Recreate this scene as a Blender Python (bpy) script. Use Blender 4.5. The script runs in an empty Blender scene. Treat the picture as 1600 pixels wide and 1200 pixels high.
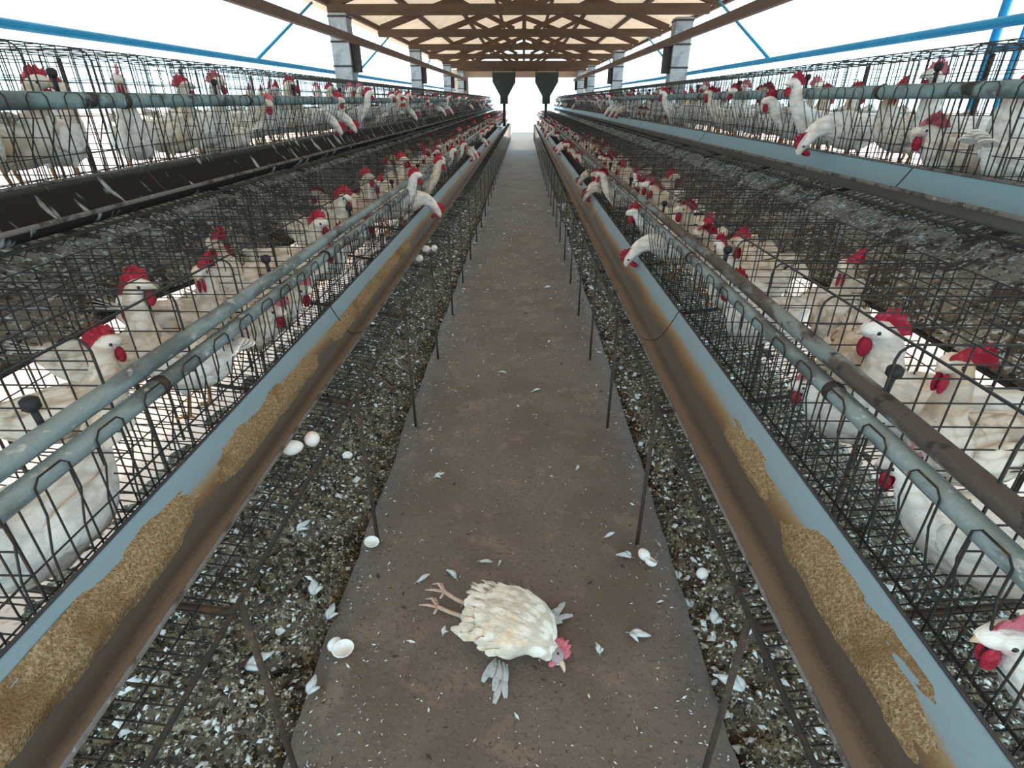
import bpy, math, random
from mathutils import Vector, Matrix, noise

C = bpy.context.scene.collection
SC = bpy.context.scene
PI = math.pi
RN = random.Random(11)

# ------------------------------------------------------------------ camera, sky, sun, exposure
FPX, PITCH, YAW, EYE = 850.0, math.radians(27.53), 0.0188, 1.5
cam_d = bpy.data.cameras.new('camera')
cam_d.sensor_width = 36.0
cam_d.lens = FPX / 1600.0 * 36.0
cam_d.clip_start = 0.02
cam_d.clip_end = 400
cam = bpy.data.objects.new('camera', cam_d)
cam.location = (0, 0, EYE)
cam.rotation_euler = (PI / 2 - PITCH, 0, YAW)
C.objects.link(cam)
SC.camera = cam

world = bpy.data.worlds.new('sky')
SC.world = world
world.use_nodes = True
_bg = world.node_tree.nodes['Background']
_bg.inputs['Color'].default_value = (0.66, 0.90, 1.0, 1)
_bg.inputs['Strength'].default_value = 3.6

sun_d = bpy.data.lights.new('sun', 'SUN')
sun_d.energy = 3.2
sun_d.color = (1.0, 0.90, 0.78)
sun_d.angle = math.radians(1.0)
sun = bpy.data.objects.new('sun', sun_d)
sun.location = (-3, 4, 12)
sun.rotation_euler = (math.radians(-14), math.radians(-10), 0)
C.objects.link(sun)

SC.view_settings.view_transform = 'Standard'
SC.view_settings.look = 'None'
SC.view_settings.exposure = 0.06
SC.view_settings.gamma = 1.0
SC.view_settings.use_curve_mapping = False
SC.cycles.max_bounces = 8
SC.cycles.diffuse_bounces = 5
SC.cycles.sample_clamp_indirect = 8.0

Y_END = 26.0        # far end of the cages
R_END = 20.8        # far end of the roof

CAMROT = cam.rotation_euler.to_matrix()
EYEV = Vector((0, 0, EYE))


def at(x, y, z=0.0):
    """point of the plane Z=z seen at a pixel of the photograph"""
    d = CAMROT @ Vector(((x - 800) / FPX, (600 - y) / FPX, -1))
    return EYEV + d * ((z - EYE) / d.z)


def project(p):
    v = CAMROT.transposed() @ (Vector(p) - EYEV)
    if v.z > -0.05:
        return None
    return (800 + FPX * v.x / -v.z, 600 - FPX * v.y / -v.z, -v.z)


def in_view(p, m=0):
    q = project(p)
    return q is not None and 16 - m < q[0] < 1584 + m and 71 - m < q[1] < 1130 + m


# ------------------------------------------------------------------ helpers
class MB:
    def __init__(self):
        self.v, self.f, self.m, self.uv = [], [], [], {}

    def quad(self, *idx, m=0):
        self.f.append(idx)
        self.m.append(m)

    def box(self, a, b, m=0):
        x0, y0, z0 = a
        x1, y1, z1 = b
        n = len(self.v)
        self.v += [(x0, y0, z0), (x1, y0, z0), (x1, y1, z0), (x0, y1, z0), (x0, y0, z1), (x1, y0, z1), (x1, y1, z1), (x0, y1, z1)]
        for q in ((0, 3, 2, 1), (4, 5, 6, 7), (0, 1, 5, 4), (1, 2, 6, 5), (2, 3, 7, 6), (3, 0, 4, 7)):
            self.quad(*[n + i for i in q], m=m)

    def bar(self, a, b, w, h, m=0):
        """rectangular bar from a to b"""
        a, b = Vector(a), Vector(b)
        t = (b - a).normalized()
        up = Vector((0, 0, 1)) if abs(t.z) < 0.9 else Vector((0, 1, 0))
        s = t.cross(up).normalized()
        u = s.cross(t).normalized()
        n = len(self.v)
        for p in (a, b):
            for (i, j) in ((-1, -1), (1, -1), (1, 1), (-1, 1)):
                self.v.append(tuple(p + s * (i * w / 2) + u * (j * h / 2)))
        for q in ((0, 1, 2, 3), (7, 6, 5, 4), (0, 4, 5, 1), (1, 5, 6, 2), (2, 6, 7, 3), (3, 7, 4, 0)):
            self.quad(*[n + i for i in q], m=m)

    def tube(self, pts, r, k=4, m=0, cap=True):
        pts = [Vector(p) for p in pts]
        rs = r if isinstance(r, (list, tuple)) else [r] * len(pts)
        n0 = len(self.v)
        side = None
        L = len(pts)
        for i, p in enumerate(pts):
            t = (pts[min(i + 1, L - 1)] - pts[max(i - 1, 0)])
            if t.length < 1e-9:
                t = Vector((0, 0, 1))
            t.normalize()
            if side is None:
                ref = Vector((0, 0, 1)) if abs(t.z) < 0.8 else Vector((0, 1, 0))
                side = t.cross(ref).normalized()
            else:
                side = (side - t * side.dot(t)).normalized()
            u = t.cross(side)
            for j in range(k):
                a = 2 * PI * (j + 0.5) / k
                self.v.append(tuple(p + (side * math.cos(a) + u * math.sin(a)) * rs[i]))
        for i in range(L - 1):
            for j in range(k):
                a, b = n0 + i * k + j, n0 + i * k + (j + 1) % k
                self.quad(a, b, b + k, a + k, m=m)
        if cap:
            self.quad(*[n0 + j for j in reversed(range(k))], m=m)
            self.quad(*[n0 + (L - 1) * k + j for j in range(k)], m=m)

    def loft(self, rows, nseg=12, sub=2, m=0, jitter=0.0, side0=(0, 1, 0)):
        """rows: (x, y, z, half width, half height); smooth closed body along them"""
        P = [Vector(r[:3]) for r in rows]
        W = [(r[3], r[4]) for r in rows]
        pts, rad = [], []
        n = len(P)
        for i in range(n - 1):
            p0, p1, p2, p3 = P[max(i - 1, 0)], P[i], P[i + 1], P[min(i + 2, n - 1)]
            w0, w1, w2, w3 = W[max(i - 1, 0)], W[i], W[i + 1], W[min(i + 2, n - 1)]
            for s in range(sub):
                t = s / sub
                def cr(a, b, c, d):
                    return 0.5 * ((2 * b) + (c - a) * t + (2 * a - 5 * b + 4 * c - d) * t * t + (3 * b - a - 3 * c + d) * t ** 3)
                pts.append(Vector([cr(p0[q], p1[q], p2[q], p3[q]) for q in range(3)]))
                rad.append((max(cr(w0[0], w1[0], w2[0], w3[0]), 0.002), max(cr(w0[1], w1[1], w2[1], w3[1]), 0.002)))
        pts.append(P[-1])
        rad.append(W[-1])
        side = Vector(side0)
        n0 = len(self.v)
        L = len(pts)
        for i, p in enumerate(pts):
            t = (pts[min(i + 1, L - 1)] - pts[max(i - 1, 0)]).normalized()
            side = (side - t * side.dot(t)).normalized()
            u = t.cross(side)
            for j in range(nseg):
                a = 2 * PI * j / nseg
                q = p + side * math.cos(a) * rad[i][0] + u * math.sin(a) * rad[i][1]
                if jitter:
                    q = q + noise.noise_vector(q * 38) * jitter
                self.v.append(tuple(q))
        for i in range(L - 1):
            for j in range(nseg):
                a, b = n0 + i * nseg + j, n0 + i * nseg + (j + 1) % nseg
                self.quad(a, b, b + nseg, a + nseg, m=m)
        self.quad(*[n0 + j for j in reversed(range(nseg))], m=m)
        self.quad(*[n0 + (L - 1) * nseg + j for j in range(nseg)], m=m)

    def ball(self, c, r, k=8, h=6, m=0, frame=None):
        c = Vector(c)
        r = Vector(r) if not isinstance(r, (int, float)) else Vector((r, r, r))
        F = frame or Matrix.Identity(3)
        n0 = len(self.v)
        for i in range(1, h):
            a = PI * i / h
            for j in range(k):
                b = 2 * PI * j / k
                self.v.append(tuple(c + F @ Vector((r.x * math.sin(a) * math.cos(b), r.y * math.sin(a) * math.sin(b), r.z * math.cos(a)))))
        top, bot = len(self.v), len(self.v) + 1
        self.v += [tuple(c + F @ Vector((0, 0, r.z))), tuple(c + F @ Vector((0, 0, -r.z)))]
        for i in range(h - 2):
            for j in range(k):
                a, b = n0 + i * k + j, n0 + i * k + (j + 1) % k
                self.quad(a, a + k, b + k, b, m=m)
        for j in range(k):
            self.quad(n0 + j, n0 + (j + 1) % k, top, m=m)
            self.quad(n0 + (h - 2) * k + (j + 1) % k, n0 + (h - 2) * k + j, bot, m=m)

    def add(self, other, mat, m_off=0):
        n = len(self.v)
        self.v += [tuple(mat @ Vector(p)) for p in other.v]
        for f, m in zip(other.f, other.m):
            self.f.append(tuple(n + i for i in f))
            self.m.append(m + m_off)

    def mesh(self, name, mats, smooth=True):
        me = bpy.data.meshes.new(name)
        me.from_pydata(self.v, [], self.f)
        for mt in (mats if isinstance(mats, (list, tuple)) else [mats]):
            me.materials.append(mt)
        me.polygons.foreach_set('material_index', self.m)
        if smooth:
            me.polygons.foreach_set('use_smooth', [True] * len(self.f))
        if self.uv:
            ul = me.uv_layers.new(name='uv')
            for lp in me.loops:
                ul.data[lp.index].uv = self.uv.get(lp.vertex_index, (0, 0))
        me.update()
        return me

    def build(self, name, mats, parent=None, smooth=True):
        return link(name, self.mesh(name, mats, smooth), parent)


def link(name, me, parent=None):
    o = bpy.data.objects.new(name, me)
    C.objects.link(o)
    if parent is not None:
        o.parent = parent
    return o


def tag(o, label=None, cat=None, group=None, kind=None):
    for k, v in (('label', label), ('category', cat), ('group', group), ('kind', kind)):
        if v:
            o[k] = v
    return o


def thing(name, label, cat, loc=(0, 0, 0), rz=0.0, group=None, scale=1.0):
    o = bpy.data.objects.new(name, None)
    o.empty_display_size = 0.05
    C.objects.link(o)
    o.location = loc
    o.rotation_euler = (0, 0, rz)
    o.scale = (scale,) * 3
    return tag(o, label, cat, group)


_o1 = 'first second third fourth fifth sixth seventh eighth ninth tenth eleventh twelfth thirteenth fourteenth fifteenth sixteenth seventeenth eighteenth nineteenth'.split()
_tens = {2: 'twent', 3: 'thirt', 4: 'fort', 5: 'fift'}


def nth(n):
    if n <= 19:
        return _o1[n - 1]
    t, u = divmod(n, 10)
    return _tens[t] + 'ieth' if u == 0 else _tens[t] + 'y-' + _o1[u - 1]


# ------------------------------------------------------------------ materials
def mat(name, base, rough=0.75, metal=0.0, layers=(), bump=None, spec=0.3, coord='Object', sss=0.0):
    m = bpy.data.materials.new(name)
    m.use_nodes = True
    nt = m.node_tree
    b = nt.nodes['Principled BSDF']
    b.inputs['Roughness'].default_value = rough
    b.inputs['Metallic'].default_value = metal
    b.inputs['Specular IOR Level'].default_value = spec
    if sss:
        b.inputs['Subsurface Weight'].default_value = sss
        b.inputs['Subsurface Radius'].default_value = (0.01, 0.004, 0.003)
        b.inputs['Subsurface Scale'].default_value = 0.5
    tc = nt.nodes.new('ShaderNodeTexCoord')
    col = nt.nodes.new('ShaderNodeRGB')
    col.outputs[0].default_value = (*base, 1)
    out = col.outputs[0]
    for ly in layers:
        scale, c2, lo, hi = ly[:4]
        stretch = ly[4] if len(ly) > 4 else (1, 1, 1)
        vor = len(ly) > 5 and ly[5] == 'v'
        mp = nt.nodes.new('ShaderNodeMapping')
        mp.inputs['Scale'].default_value = stretch
        mp.inputs['Location'].default_value = (scale * 0.37, scale * 0.11, 3.1)
        nt.links.new(tc.outputs[coord], mp.inputs[0])
        if vor:
            n = nt.nodes.new('ShaderNodeTexVoronoi')
            n.inputs['Scale'].default_value = scale
            src = n.outputs['Distance']
        else:
            n = nt.nodes.new('ShaderNodeTexNoise')
            n.inputs['Scale'].default_value = scale
            n.inputs['Detail'].default_value = 5
            n.inputs['Roughness'].default_value = 0.6
            src = n.outputs[0]
        nt.links.new(mp.outputs[0], n.inputs['Vector'])
        mr = nt.nodes.new('ShaderNodeMapRange')
        mr.interpolation_type = 'SMOOTHSTEP'
        mr.inputs[1].default_value = lo
        mr.inputs[2].default_value = hi
        nt.links.new(src, mr.inputs[0])
        mx = nt.nodes.new('ShaderNodeMix')
        mx.data_type = 'RGBA'
        nt.links.new(mr.outputs[0], mx.inputs[0])
        nt.links.new(out, mx.inputs[6])
        mx.inputs[7].default_value = (*c2, 1)
        out = mx.outputs[2]
    nt.links.new(out, b.inputs['Base Color'])
    if bump:
        n = nt.nodes.new('ShaderNodeTexNoise')
        n.inputs['Scale'].default_value = bump[0]
        n.inputs['Detail'].default_value = 4
        if len(bump) > 2:
            mp = nt.nodes.new('ShaderNodeMapping')
            mp.inputs['Scale'].default_value = bump[2]
            nt.links.new(tc.outputs[coord], mp.inputs[0])
            nt.links.new(mp.outputs[0], n.inputs['Vector'])
        else:
            nt.links.new(tc.outputs[coord], n.inputs['Vector'])
        bp = nt.nodes.new('ShaderNodeBump')
        bp.inputs['Strength'].default_value = bump[1]
        bp.inputs['Distance'].default_value = 0.01
        nt.links.new(n.outputs[0], bp.inputs['Height'])
        nt.links.new(bp.outputs[0], b.inputs['Normal'])
    return m


def trough_mat(name, stops, wob=0.10, streak=None, rough=0.55, spec=0.35):
    """galvanised gutter: bands of dirt and painted-in shade across the profile (uv.x), ragged along it"""
    m = bpy.data.materials.new(name)
    m.use_nodes = True
    nt = m.node_tree
    b = nt.nodes['Principled BSDF']
    b.inputs['Roughness'].default_value = rough
    b.inputs['Specular IOR Level'].default_value = spec
    tc = nt.nodes.new('ShaderNodeTexCoord')
    sep = nt.nodes.new('ShaderNodeSeparateXYZ')
    nt.links.new(tc.outputs['UV'], sep.inputs[0])

    def nz(scale, vec, det=5):
        n = nt.nodes.new('ShaderNodeTexNoise')
        n.inputs['Scale'].default_value = scale
        n.inputs['Detail'].default_value = det
        nt.links.new(vec, n.inputs['Vector'])
        return n.outputs[0]

    mp = nt.nodes.new('ShaderNodeMapping')
    mp.inputs['Scale'].default_value = (1, 0.35, 1)
    nt.links.new(tc.outputs['Object'], mp.inputs[0])
    s = nt.nodes.new('ShaderNodeMath')
    s.operation = 'MULTIPLY_ADD'
    nt.links.new(nz(9, mp.outputs[0]), s.inputs[0])
    s.inputs[1].default_value = wob * 2
    s.inputs[2].default_value = -wob
    a = nt.nodes.new('ShaderNodeMath')
    a.operation = 'ADD'
    nt.links.new(sep.outputs[0], a.inputs[0])
    nt.links.new(s.outputs[0], a.inputs[1])
    g = nt.nodes.new('ShaderNodeMath')
    g.operation = 'MULTIPLY_ADD'
    nt.links.new(nz(180, tc.outputs['Object']), g.inputs[0])
    g.inputs[1].default_value = 0.10
    g.inputs[2].default_value = -0.05
    a2 = nt.nodes.new('ShaderNodeMath')
    a2.operation = 'ADD'
    nt.links.new(a.outputs[0], a2.inputs[0])
    nt.links.new(g.outputs[0], a2.inputs[1])
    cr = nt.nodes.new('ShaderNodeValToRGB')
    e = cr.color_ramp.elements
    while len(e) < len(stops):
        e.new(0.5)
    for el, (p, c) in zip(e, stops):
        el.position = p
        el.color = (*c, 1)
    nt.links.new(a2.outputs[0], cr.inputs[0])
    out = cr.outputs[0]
    if streak:
        mp2 = nt.nodes.new('ShaderNodeMapping')
        mp2.inputs['Scale'].default_value = (0.35, 1, 0.35)
        nt.links.new(tc.outputs['Object'], mp2.inputs[0])
        mr = nt.nodes.new('ShaderNodeMapRange')
        mr.inputs[1].default_value, mr.inputs[2].default_value = 0.60, 0.68
        nt.links.new(nz(22, mp2.outputs[0], 3), mr.inputs[0])
        mx = nt.nodes.new('ShaderNodeMix')
        mx.data_type = 'RGBA'
        nt.links.new(mr.outputs[0], mx.inputs[0])
        nt.links.new(out, mx.inputs[6])
        mx.inputs[7].default_value = (*streak, 1)
        out = mx.outputs[2]
    nt.links.new(out, b.inputs['Base Color'])
    bp = nt.nodes.new('ShaderNodeBump')
    bp.inputs['Strength'].default_value = 0.25
    bp.inputs['Distance'].default_value = 0.004
    nt.links.new(nz(120, tc.outputs['Object']), bp.inputs['Height'])
    nt.links.new(bp.outputs[0], b.inputs['Normal'])
    return m


M = {}
M['wire'] = mat('dark_wire', (0.030, 0.034, 0.034), 0.55, 0.3, [(60, (0.075, 0.05, 0.032), 0.5, 0.66)])
M['rust'] = mat('rusty_rod', (0.050, 0.038, 0.030), 0.7, 0.2, [(40, (0.10, 0.065, 0.042), 0.5, 0.66)])
M['galv'] = mat('galvanised_tube', (0.22, 0.285, 0.30), 0.5, 0.15,
                [(14, (0.11, 0.135, 0.14), 0.45, 0.62, (1, 0.3, 1)), (45, (0.42, 0.46, 0.47), 0.60, 0.70, (1, 0.5, 1)), (9, (0.06, 0.05, 0.042), 0.56, 0.66, (1, .5, 1))], bump=(90, 0.25))
M['rim'] = mat('grimy_rim', (0.13, 0.12, 0.115), 0.8, 0, [(20, (0.05, 0.042, 0.038), 0.48, 0.62), (60, (0.24, 0.24, 0.23), 0.60, 0.7)], bump=(80, .5))
M['tube_dark'] = mat('grimy_tube', (0.075, 0.062, 0.055), 0.6, 0.1, [(14, (0.18, 0.22, 0.225), 0.50, 0.62, (1, 0.3, 1)), (30, (0.03, 0.026, 0.024), 0.55, 0.66), (40, (0.16, 0.07, 0.055), 0.66, 0.72)], bump=(90, 0.3))
M['pipe'] = mat('grey_pipe', (0.17, 0.25, 0.265), 0.5, 0.05,
                [(7, (0.08, 0.105, 0.108), 0.5, 0.64, (1, 0.5, 1)), (30, (0.30, 0.38, 0.40), 0.6, 0.72), (5, (0.03, 0.03, 0.03), 0.62, 0.70)], bump=(70, 0.2))
M['trough'] = trough_mat('feed_trough_lower', [(0.0, (0.20, 0.17, 0.15)), (0.10, (0.235, 0.19, 0.16)), (0.25, (0.20, 0.16, 0.13)), (0.36, (0.07, 0.062, 0.054)), (0.54, (0.075, 0.062, 0.05)), (0.62, (0.17, 0.10, 0.045)), (0.71, (0.25, 0.185, 0.105)), (0.77, (0.19, 0.27, 0.315)), (1.0, (0.20, 0.29, 0.345))], 0.08)  # dark middle stops paint interior shade in with the brown feed residue
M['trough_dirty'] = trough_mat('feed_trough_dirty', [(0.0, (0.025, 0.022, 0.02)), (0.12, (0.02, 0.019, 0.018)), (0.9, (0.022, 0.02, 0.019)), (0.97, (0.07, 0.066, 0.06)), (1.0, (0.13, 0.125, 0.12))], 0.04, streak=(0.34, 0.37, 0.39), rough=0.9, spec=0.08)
M['trough_blue'] = trough_mat('feed_trough_upper', [(0.0, (0.10, 0.09, 0.08)), (0.06, (0.09, 0.08, 0.07)), (0.16, (0.15, 0.145, 0.12)), (0.40, (0.17, 0.21, 0.22)), (0.48, (0.15, 0.25, 0.31)), (1.0, (0.17, 0.29, 0.36))], 0.05)
M['feed'] = mat('chicken_feed', (0.30, 0.21, 0.115), 0.95, 0, [(150, (0.46, 0.36, 0.22), 0.46, 0.60), (210, (0.15, 0.095, 0.05), 0.56, 0.66), (7, (0.22, 0.14, 0.07), .5, .68)], bump=(230, 1.0), spec=0.1)
M['concrete'] = mat('walkway_concrete', (0.128, 0.099, 0.080), 0.74, 0,
                    [(2.2, (0.105, 0.076, 0.060), 0.42, 0.62), (7, (0.165, 0.120, 0.090), 0.52, 0.68), (60, (0.085, 0.064, 0.052), 0.54, 0.66),
                     (150, (0.30, 0.26, 0.22), 0.63, 0.72), (38, (0.34, 0.29, 0.24), 0.68, 0.74), (26, (0.03, 0.025, 0.022), 0.705, 0.74)], bump=(90, 0.35), spec=0.32)
M['earth'] = mat('sunlit_earth', (0.60, 0.44, 0.37), 0.95, 0, [(1.3, (0.52, 0.36, 0.29), 0.45, 0.65), (30, (0.42, 0.29, 0.23), 0.56, 0.68)], spec=0.1)
M['manure'] = mat('manure', (0.10, 0.085, 0.066), 0.95, 0,
                  [(11, (0.035, 0.030, 0.026), 0.52, 0.64), (18, (0.17, 0.14, 0.09), 0.50, 0.62), (48, (0.32, 0.31, 0.25), 0.56, 0.64), (95, (0.48, 0.49, 0.46), 0.60, 0.67), (42, (0.022, 0.019, 0.017), 0.54, 0.62), (110, (0.03, 0.026, 0.022), 0.57, 0.64)], bump=(60, 1.0), spec=0.1)
M['manure_light'] = mat('caked_droppings', (0.26, 0.235, 0.195), 0.95, 0,
                        [(7, (0.10, 0.08, 0.062), 0.45, 0.56), (45, (0.52, 0.54, 0.54), 0.54, 0.62), (70, (0.035, 0.03, 0.027), 0.55, 0.63), (28, (0.60, 0.63, 0.64), 0.62, 0.68)], bump=(70, 1.0), spec=0.1)
M['chip_white'] = mat('white_down', (0.58, 0.60, 0.60), 0.95, 0, [(60, (0.42, 0.42, 0.40), 0.5, 0.7)], spec=0.1)
M['chip_tan'] = mat('tan_dropping', (0.30, 0.265, 0.19), 0.95, 0, [(9, (0.44, 0.42, 0.33), 0.48, 0.6), (14, (0.18, 0.14, 0.09), 0.52, 0.62)], spec=0.1)
M['chip_dark'] = mat('dark_dropping', (0.045, 0.038, 0.032), 0.95, 0, spec=0.1)
M['feather'] = mat('white_feathers', (0.80, 0.80, 0.77), 0.9, 0,
                   [(9, (0.66, 0.57, 0.44), 0.54, 0.72), (26, (0.62, 0.62, 0.60), 0.52, 0.7, (0.5, 1, 1)), (34, (0.60, 0.59, 0.57), 0.42, 0.75, (0.55, 1, 1), 'v'), (5, (0.50, 0.35, 0.22), 0.63, 0.78)], bump=(60, 1.0, (0.45, 1, 1)), spec=0.1)
M['feather_dirty'] = mat('soiled_feathers', (0.76, 0.73, 0.67), 0.9, 0,
                         [(7, (0.58, 0.44, 0.30), 0.46, 0.66), (24, (0.45, 0.40, 0.34), 0.56, 0.7, (0.5, 1, 1)), (34, (0.52, 0.46, 0.39), 0.42, 0.75, (0.55, 1, 1), 'v'), (5, (0.34, 0.22, 0.13), 0.60, 0.74)], bump=(60, 1.0, (0.45, 1, 1)), spec=0.1)
M['comb'] = mat('red_comb', (0.34, 0.014, 0.042), 0.6, 0, [(60, (0.46, 0.07, 0.13), 0.5, 0.7), (25, (0.20, 0.006, 0.018), 0.55, 0.7)], bump=(300, 0.4), sss=0.15)
M['comb_pale'] = mat('pale_comb', (0.52, 0.15, 0.20), 0.6, 0, [(50, (0.40, 0.07, 0.11), 0.5, 0.7)], bump=(300, 0.4), sss=0.15)
M['face'] = mat('pale_face', (0.55, 0.50, 0.52), 0.8, 0, [(60, (0.60, 0.33, 0.36), 0.5, 0.66)], bump=(200, 0.3))
M['dead_face'] = mat('grey_purple_face', (0.33, 0.27, 0.28), 0.8, 0, [(60, (0.42, 0.28, 0.30), 0.5, 0.66)], bump=(200, 0.3))
M['grey_plume'] = mat('grey_white_plume', (0.40, 0.41, 0.42), 0.95, 0, [(40, (0.24, 0.24, 0.24), 0.5, 0.66)], spec=0.1)
M['beak'] = mat('beak', (0.55, 0.42, 0.30), 0.5)
M['eye'] = mat('eye', (0.008, 0.006, 0.006), 0.1, spec=0.6)
M['leg'] = mat('scaly_leg', (0.42, 0.20, 0.08), 0.6, 0, [(120, (0.55, 0.33, 0.17), 0.5, 0.66)], bump=(200, 0.4))
M['leg_pale'] = mat('pale_leg', (0.50, 0.33, 0.25), 0.6, 0, [(90, (0.60, 0.46, 0.37), 0.5, 0.66)], bump=(200, 0.4))
M['egg'] = mat('egg_shell', (0.80, 0.78, 0.76), 0.55, 0, [(30, (0.72, 0.70, 0.69), 0.5, 0.7)])
M['knob'] = mat('black_rubber', (0.018, 0.018, 0.020), 0.6)
M['pillar'] = mat('whitewashed_pillar', (0.34, 0.38, 0.41), 0.9, 0, [(6, (0.24, 0.27, 0.29), 0.46, 0.64), (30, (0.44, 0.47, 0.49), 0.56, 0.7)], bump=(40, 0.3))
M['dark_iron'] = mat('dark_iron', (0.035, 0.032, 0.033), 0.65, 0.2, [(20, (0.07, 0.05, 0.04), 0.5, 0.7)])
M['brown_beam'] = mat('brown_beam', (0.12, 0.085, 0.072), 0.8, 0, [(8, (0.16, 0.12, 0.10), 0.5, 0.7, (1, .2, 1))])
M['wood'] = mat('weathered_wood', (0.11, 0.075, 0.055), 0.85, 0, [(10, (0.09, 0.06, 0.042), 0.45, 0.65, (.3, 1, 1))], bump=(50, 0.3))
M['roof'] = mat('roof_boards', (0.78, 0.62, 0.50), 0.85, 0, [(3, (0.68, 0.49, 0.37), 0.45, 0.65), (16, (0.50, 0.34, 0.25), 0.60, 0.72, (1, .2, 1))], bump=(30, 0.2))
def let_light_through(m, colour, fac):
    nt = m.node_tree
    tr = nt.nodes.new('ShaderNodeBsdfTranslucent')
    tr.inputs['Color'].default_value = (*colour, 1)
    mx = nt.nodes.new('ShaderNodeMixShader')
    mx.inputs[0].default_value = fac
    nt.links.new(nt.nodes['Principled BSDF'].outputs[0], mx.inputs[1])
    nt.links.new(tr.outputs[0], mx.inputs[2])
    nt.links.new(mx.outputs[0], nt.nodes['Material Output'].inputs['Surface'])


let_light_through(M['roof'], (0.92, 0.64, 0.45), 0.18)  # translucency added to the boards to make the roof underside brighter and warmer
M['blue'] = mat('blue_paint', (0.012, 0.30, 0.62), 0.5, 0, [(12, (0.03, 0.38, 0.68), 0.5, 0.7)])
M['hopper'] = mat('dark_hopper', (0.045, 0.055, 0.05), 0.6, 0.2, [(6, (0.085, 0.085, 0.075), 0.5, 0.7)])
M['plaster'] = mat('end_wall_plaster', (0.62, 0.46, 0.36), 0.9, 0, [(4, (0.5, 0.36, 0.27), 0.5, 0.7)])

# ------------------------------------------------------------------ ground, walkway, manure
g = MB()
for i in range(41):
    for j in range(41):
        g.v.append((-80 + 4 * i, -40 + 4 * j, -0.14))
for i in range(40):
    for j in range(40):
        g.quad(i * 41 + j, (i + 1) * 41 + j, (i + 1) * 41 + j + 1, i * 41 + j + 1)
tag(g.build('ground', M['earth'], smooth=False), kind='structure')

XL, XR = -0.605, 0.565     # edges of the walkway
w = MB()
ny, nx = 420, 14
ys = [-1.5 + (32 + 1.5) * (j / ny) ** 1.6 for j in range(ny + 1)]
for j, y in enumerate(ys):
    el = XL + 0.016 * noise.noise(Vector((3, y * 2.2, 1))) + 0.008 * noise.noise(Vector((9, y * 11, 1)))
    er = XR + 0.016 * noise.noise(Vector((5, y * 2.2, 4))) + 0.008 * noise.noise(Vector((8, y * 11, 4)))
    w.v.append((el - 0.012, y, -0.13))
    for i in range(nx + 1):
        x = el + (er - el) * i / nx
        z = 0.003 * noise.noise(Vector((x * 7, y * 7, 0))) - (0.012 if i in (0, nx) else 0.0)
        w.v.append((x, y, z))
    w.v.append((er + 0.012, y, -0.13))
n = nx + 3
for j in range(ny):
    for i in range(n - 1):
        w.quad(j * n + i, j * n + i + 1, (j + 1) * n + i + 1, (j + 1) * n + i)
tag(w.build('floor', M['concrete']), kind='structure')


def ridge_z(d, y, s):
    """surface height of the manure bed at distance d from the aisle axis"""
    a = -XL if s < 0 else XR
    t = max(0.0, min(1.0, (d - a) / (1.72 - a)))
    z = -0.055 + 0.20 * math.sin(PI * min(1, t * 1.02)) ** 1.2 - 0.085 * max(0, t - 0.85) / 0.15
    p = Vector((d * s, y, 0))
    z += 0.045 * noise.noise(p * 5) + 0.032 * noise.noise(p * 15) + 0.024 * noise.noise(p * 34)
    return z


for s in (-1, 1):
    b = MB()
    a0 = (-XL if s < 0 else XR) - 0.02
    nd = 52
    yy = [0.2]
    while yy[-1] < Y_END + 1:
        yy.append(yy[-1] + 0.017 + 0.02 * max(0, yy[-1] - 1.2))
    for y in yy:
        for i in range(nd + 1):
            d = a0 + (1.80 - a0) * i / nd
            b.v.append((s * d, y, ridge_z(d, y, s)))
    n = nd + 1
    for j in range(len(yy) - 1):
        for i in range(nd):
            q = (j * n + i, j * n + i + 1, (j + 1) * n + i + 1, (j + 1) * n + i)
            b.quad(*(q if s > 0 else q[::-1]))
    o = b.build('manure_bed', M['manure'])
    tag(o, 'dark bed of manure under the %s cages beside the walkway' % ('left' if s < 0 else 'right'), 'manure', kind='stuff')

    # loose flakes and down lying on the bed
    c = MB()
    rr = random.Random(5 + s)
    for k in range(26000):
        y = 0.45 + 9 * rr.random() ** 2.0
        d = a0 + 0.03 + (1.70 - a0) * rr.random()
        z = ridge_z(d, y, s) + 0.004
        sz = rr.uniform(0.003, 0.0085) * (1 + 0.12 * y)
        kind = rr.random()
        wh = (0.20 if s < 0 else 0.46) if d - a0 < 0.13 else 0.28
        m = 0 if kind < wh else (1 if kind < 0.64 else 2)
        if m == 0 and rr.random() < (0.25 if s > 0 and d - a0 < 0.13 else 0.10):
            sz *= 2.0
        ang = rr.random() * 2 * PI
        ex = Vector((math.cos(ang), math.sin(ang), rr.uniform(-.5, .5))) * sz
        ey = Vector((-math.sin(ang), math.cos(ang), rr.uniform(-.5, .5))) * sz * rr.uniform(.25, .9)
        p = Vector((s * d, y, z))
        up = Vector((0, 0, sz * rr.uniform(.3, .8)))
        n0 = len(c.v)
        for q in (p - ex, p - ey, p + ex, p + ey, p + up):
            c.v.append(tuple(q))
        for i in range(4):
            c.quad(n0 + i, n0 + (i + 1) % 4, n0 + 4, m=m)
    o = c.build('feather_litter', [M['chip_white'], M['chip_tan'], M['chip_dark']], smooth=False)
    tag(o, 'white down and droppings strewn over the %s manure bed' % ('left' if s < 0 else 'right'), 'litter', kind='stuff')

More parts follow.
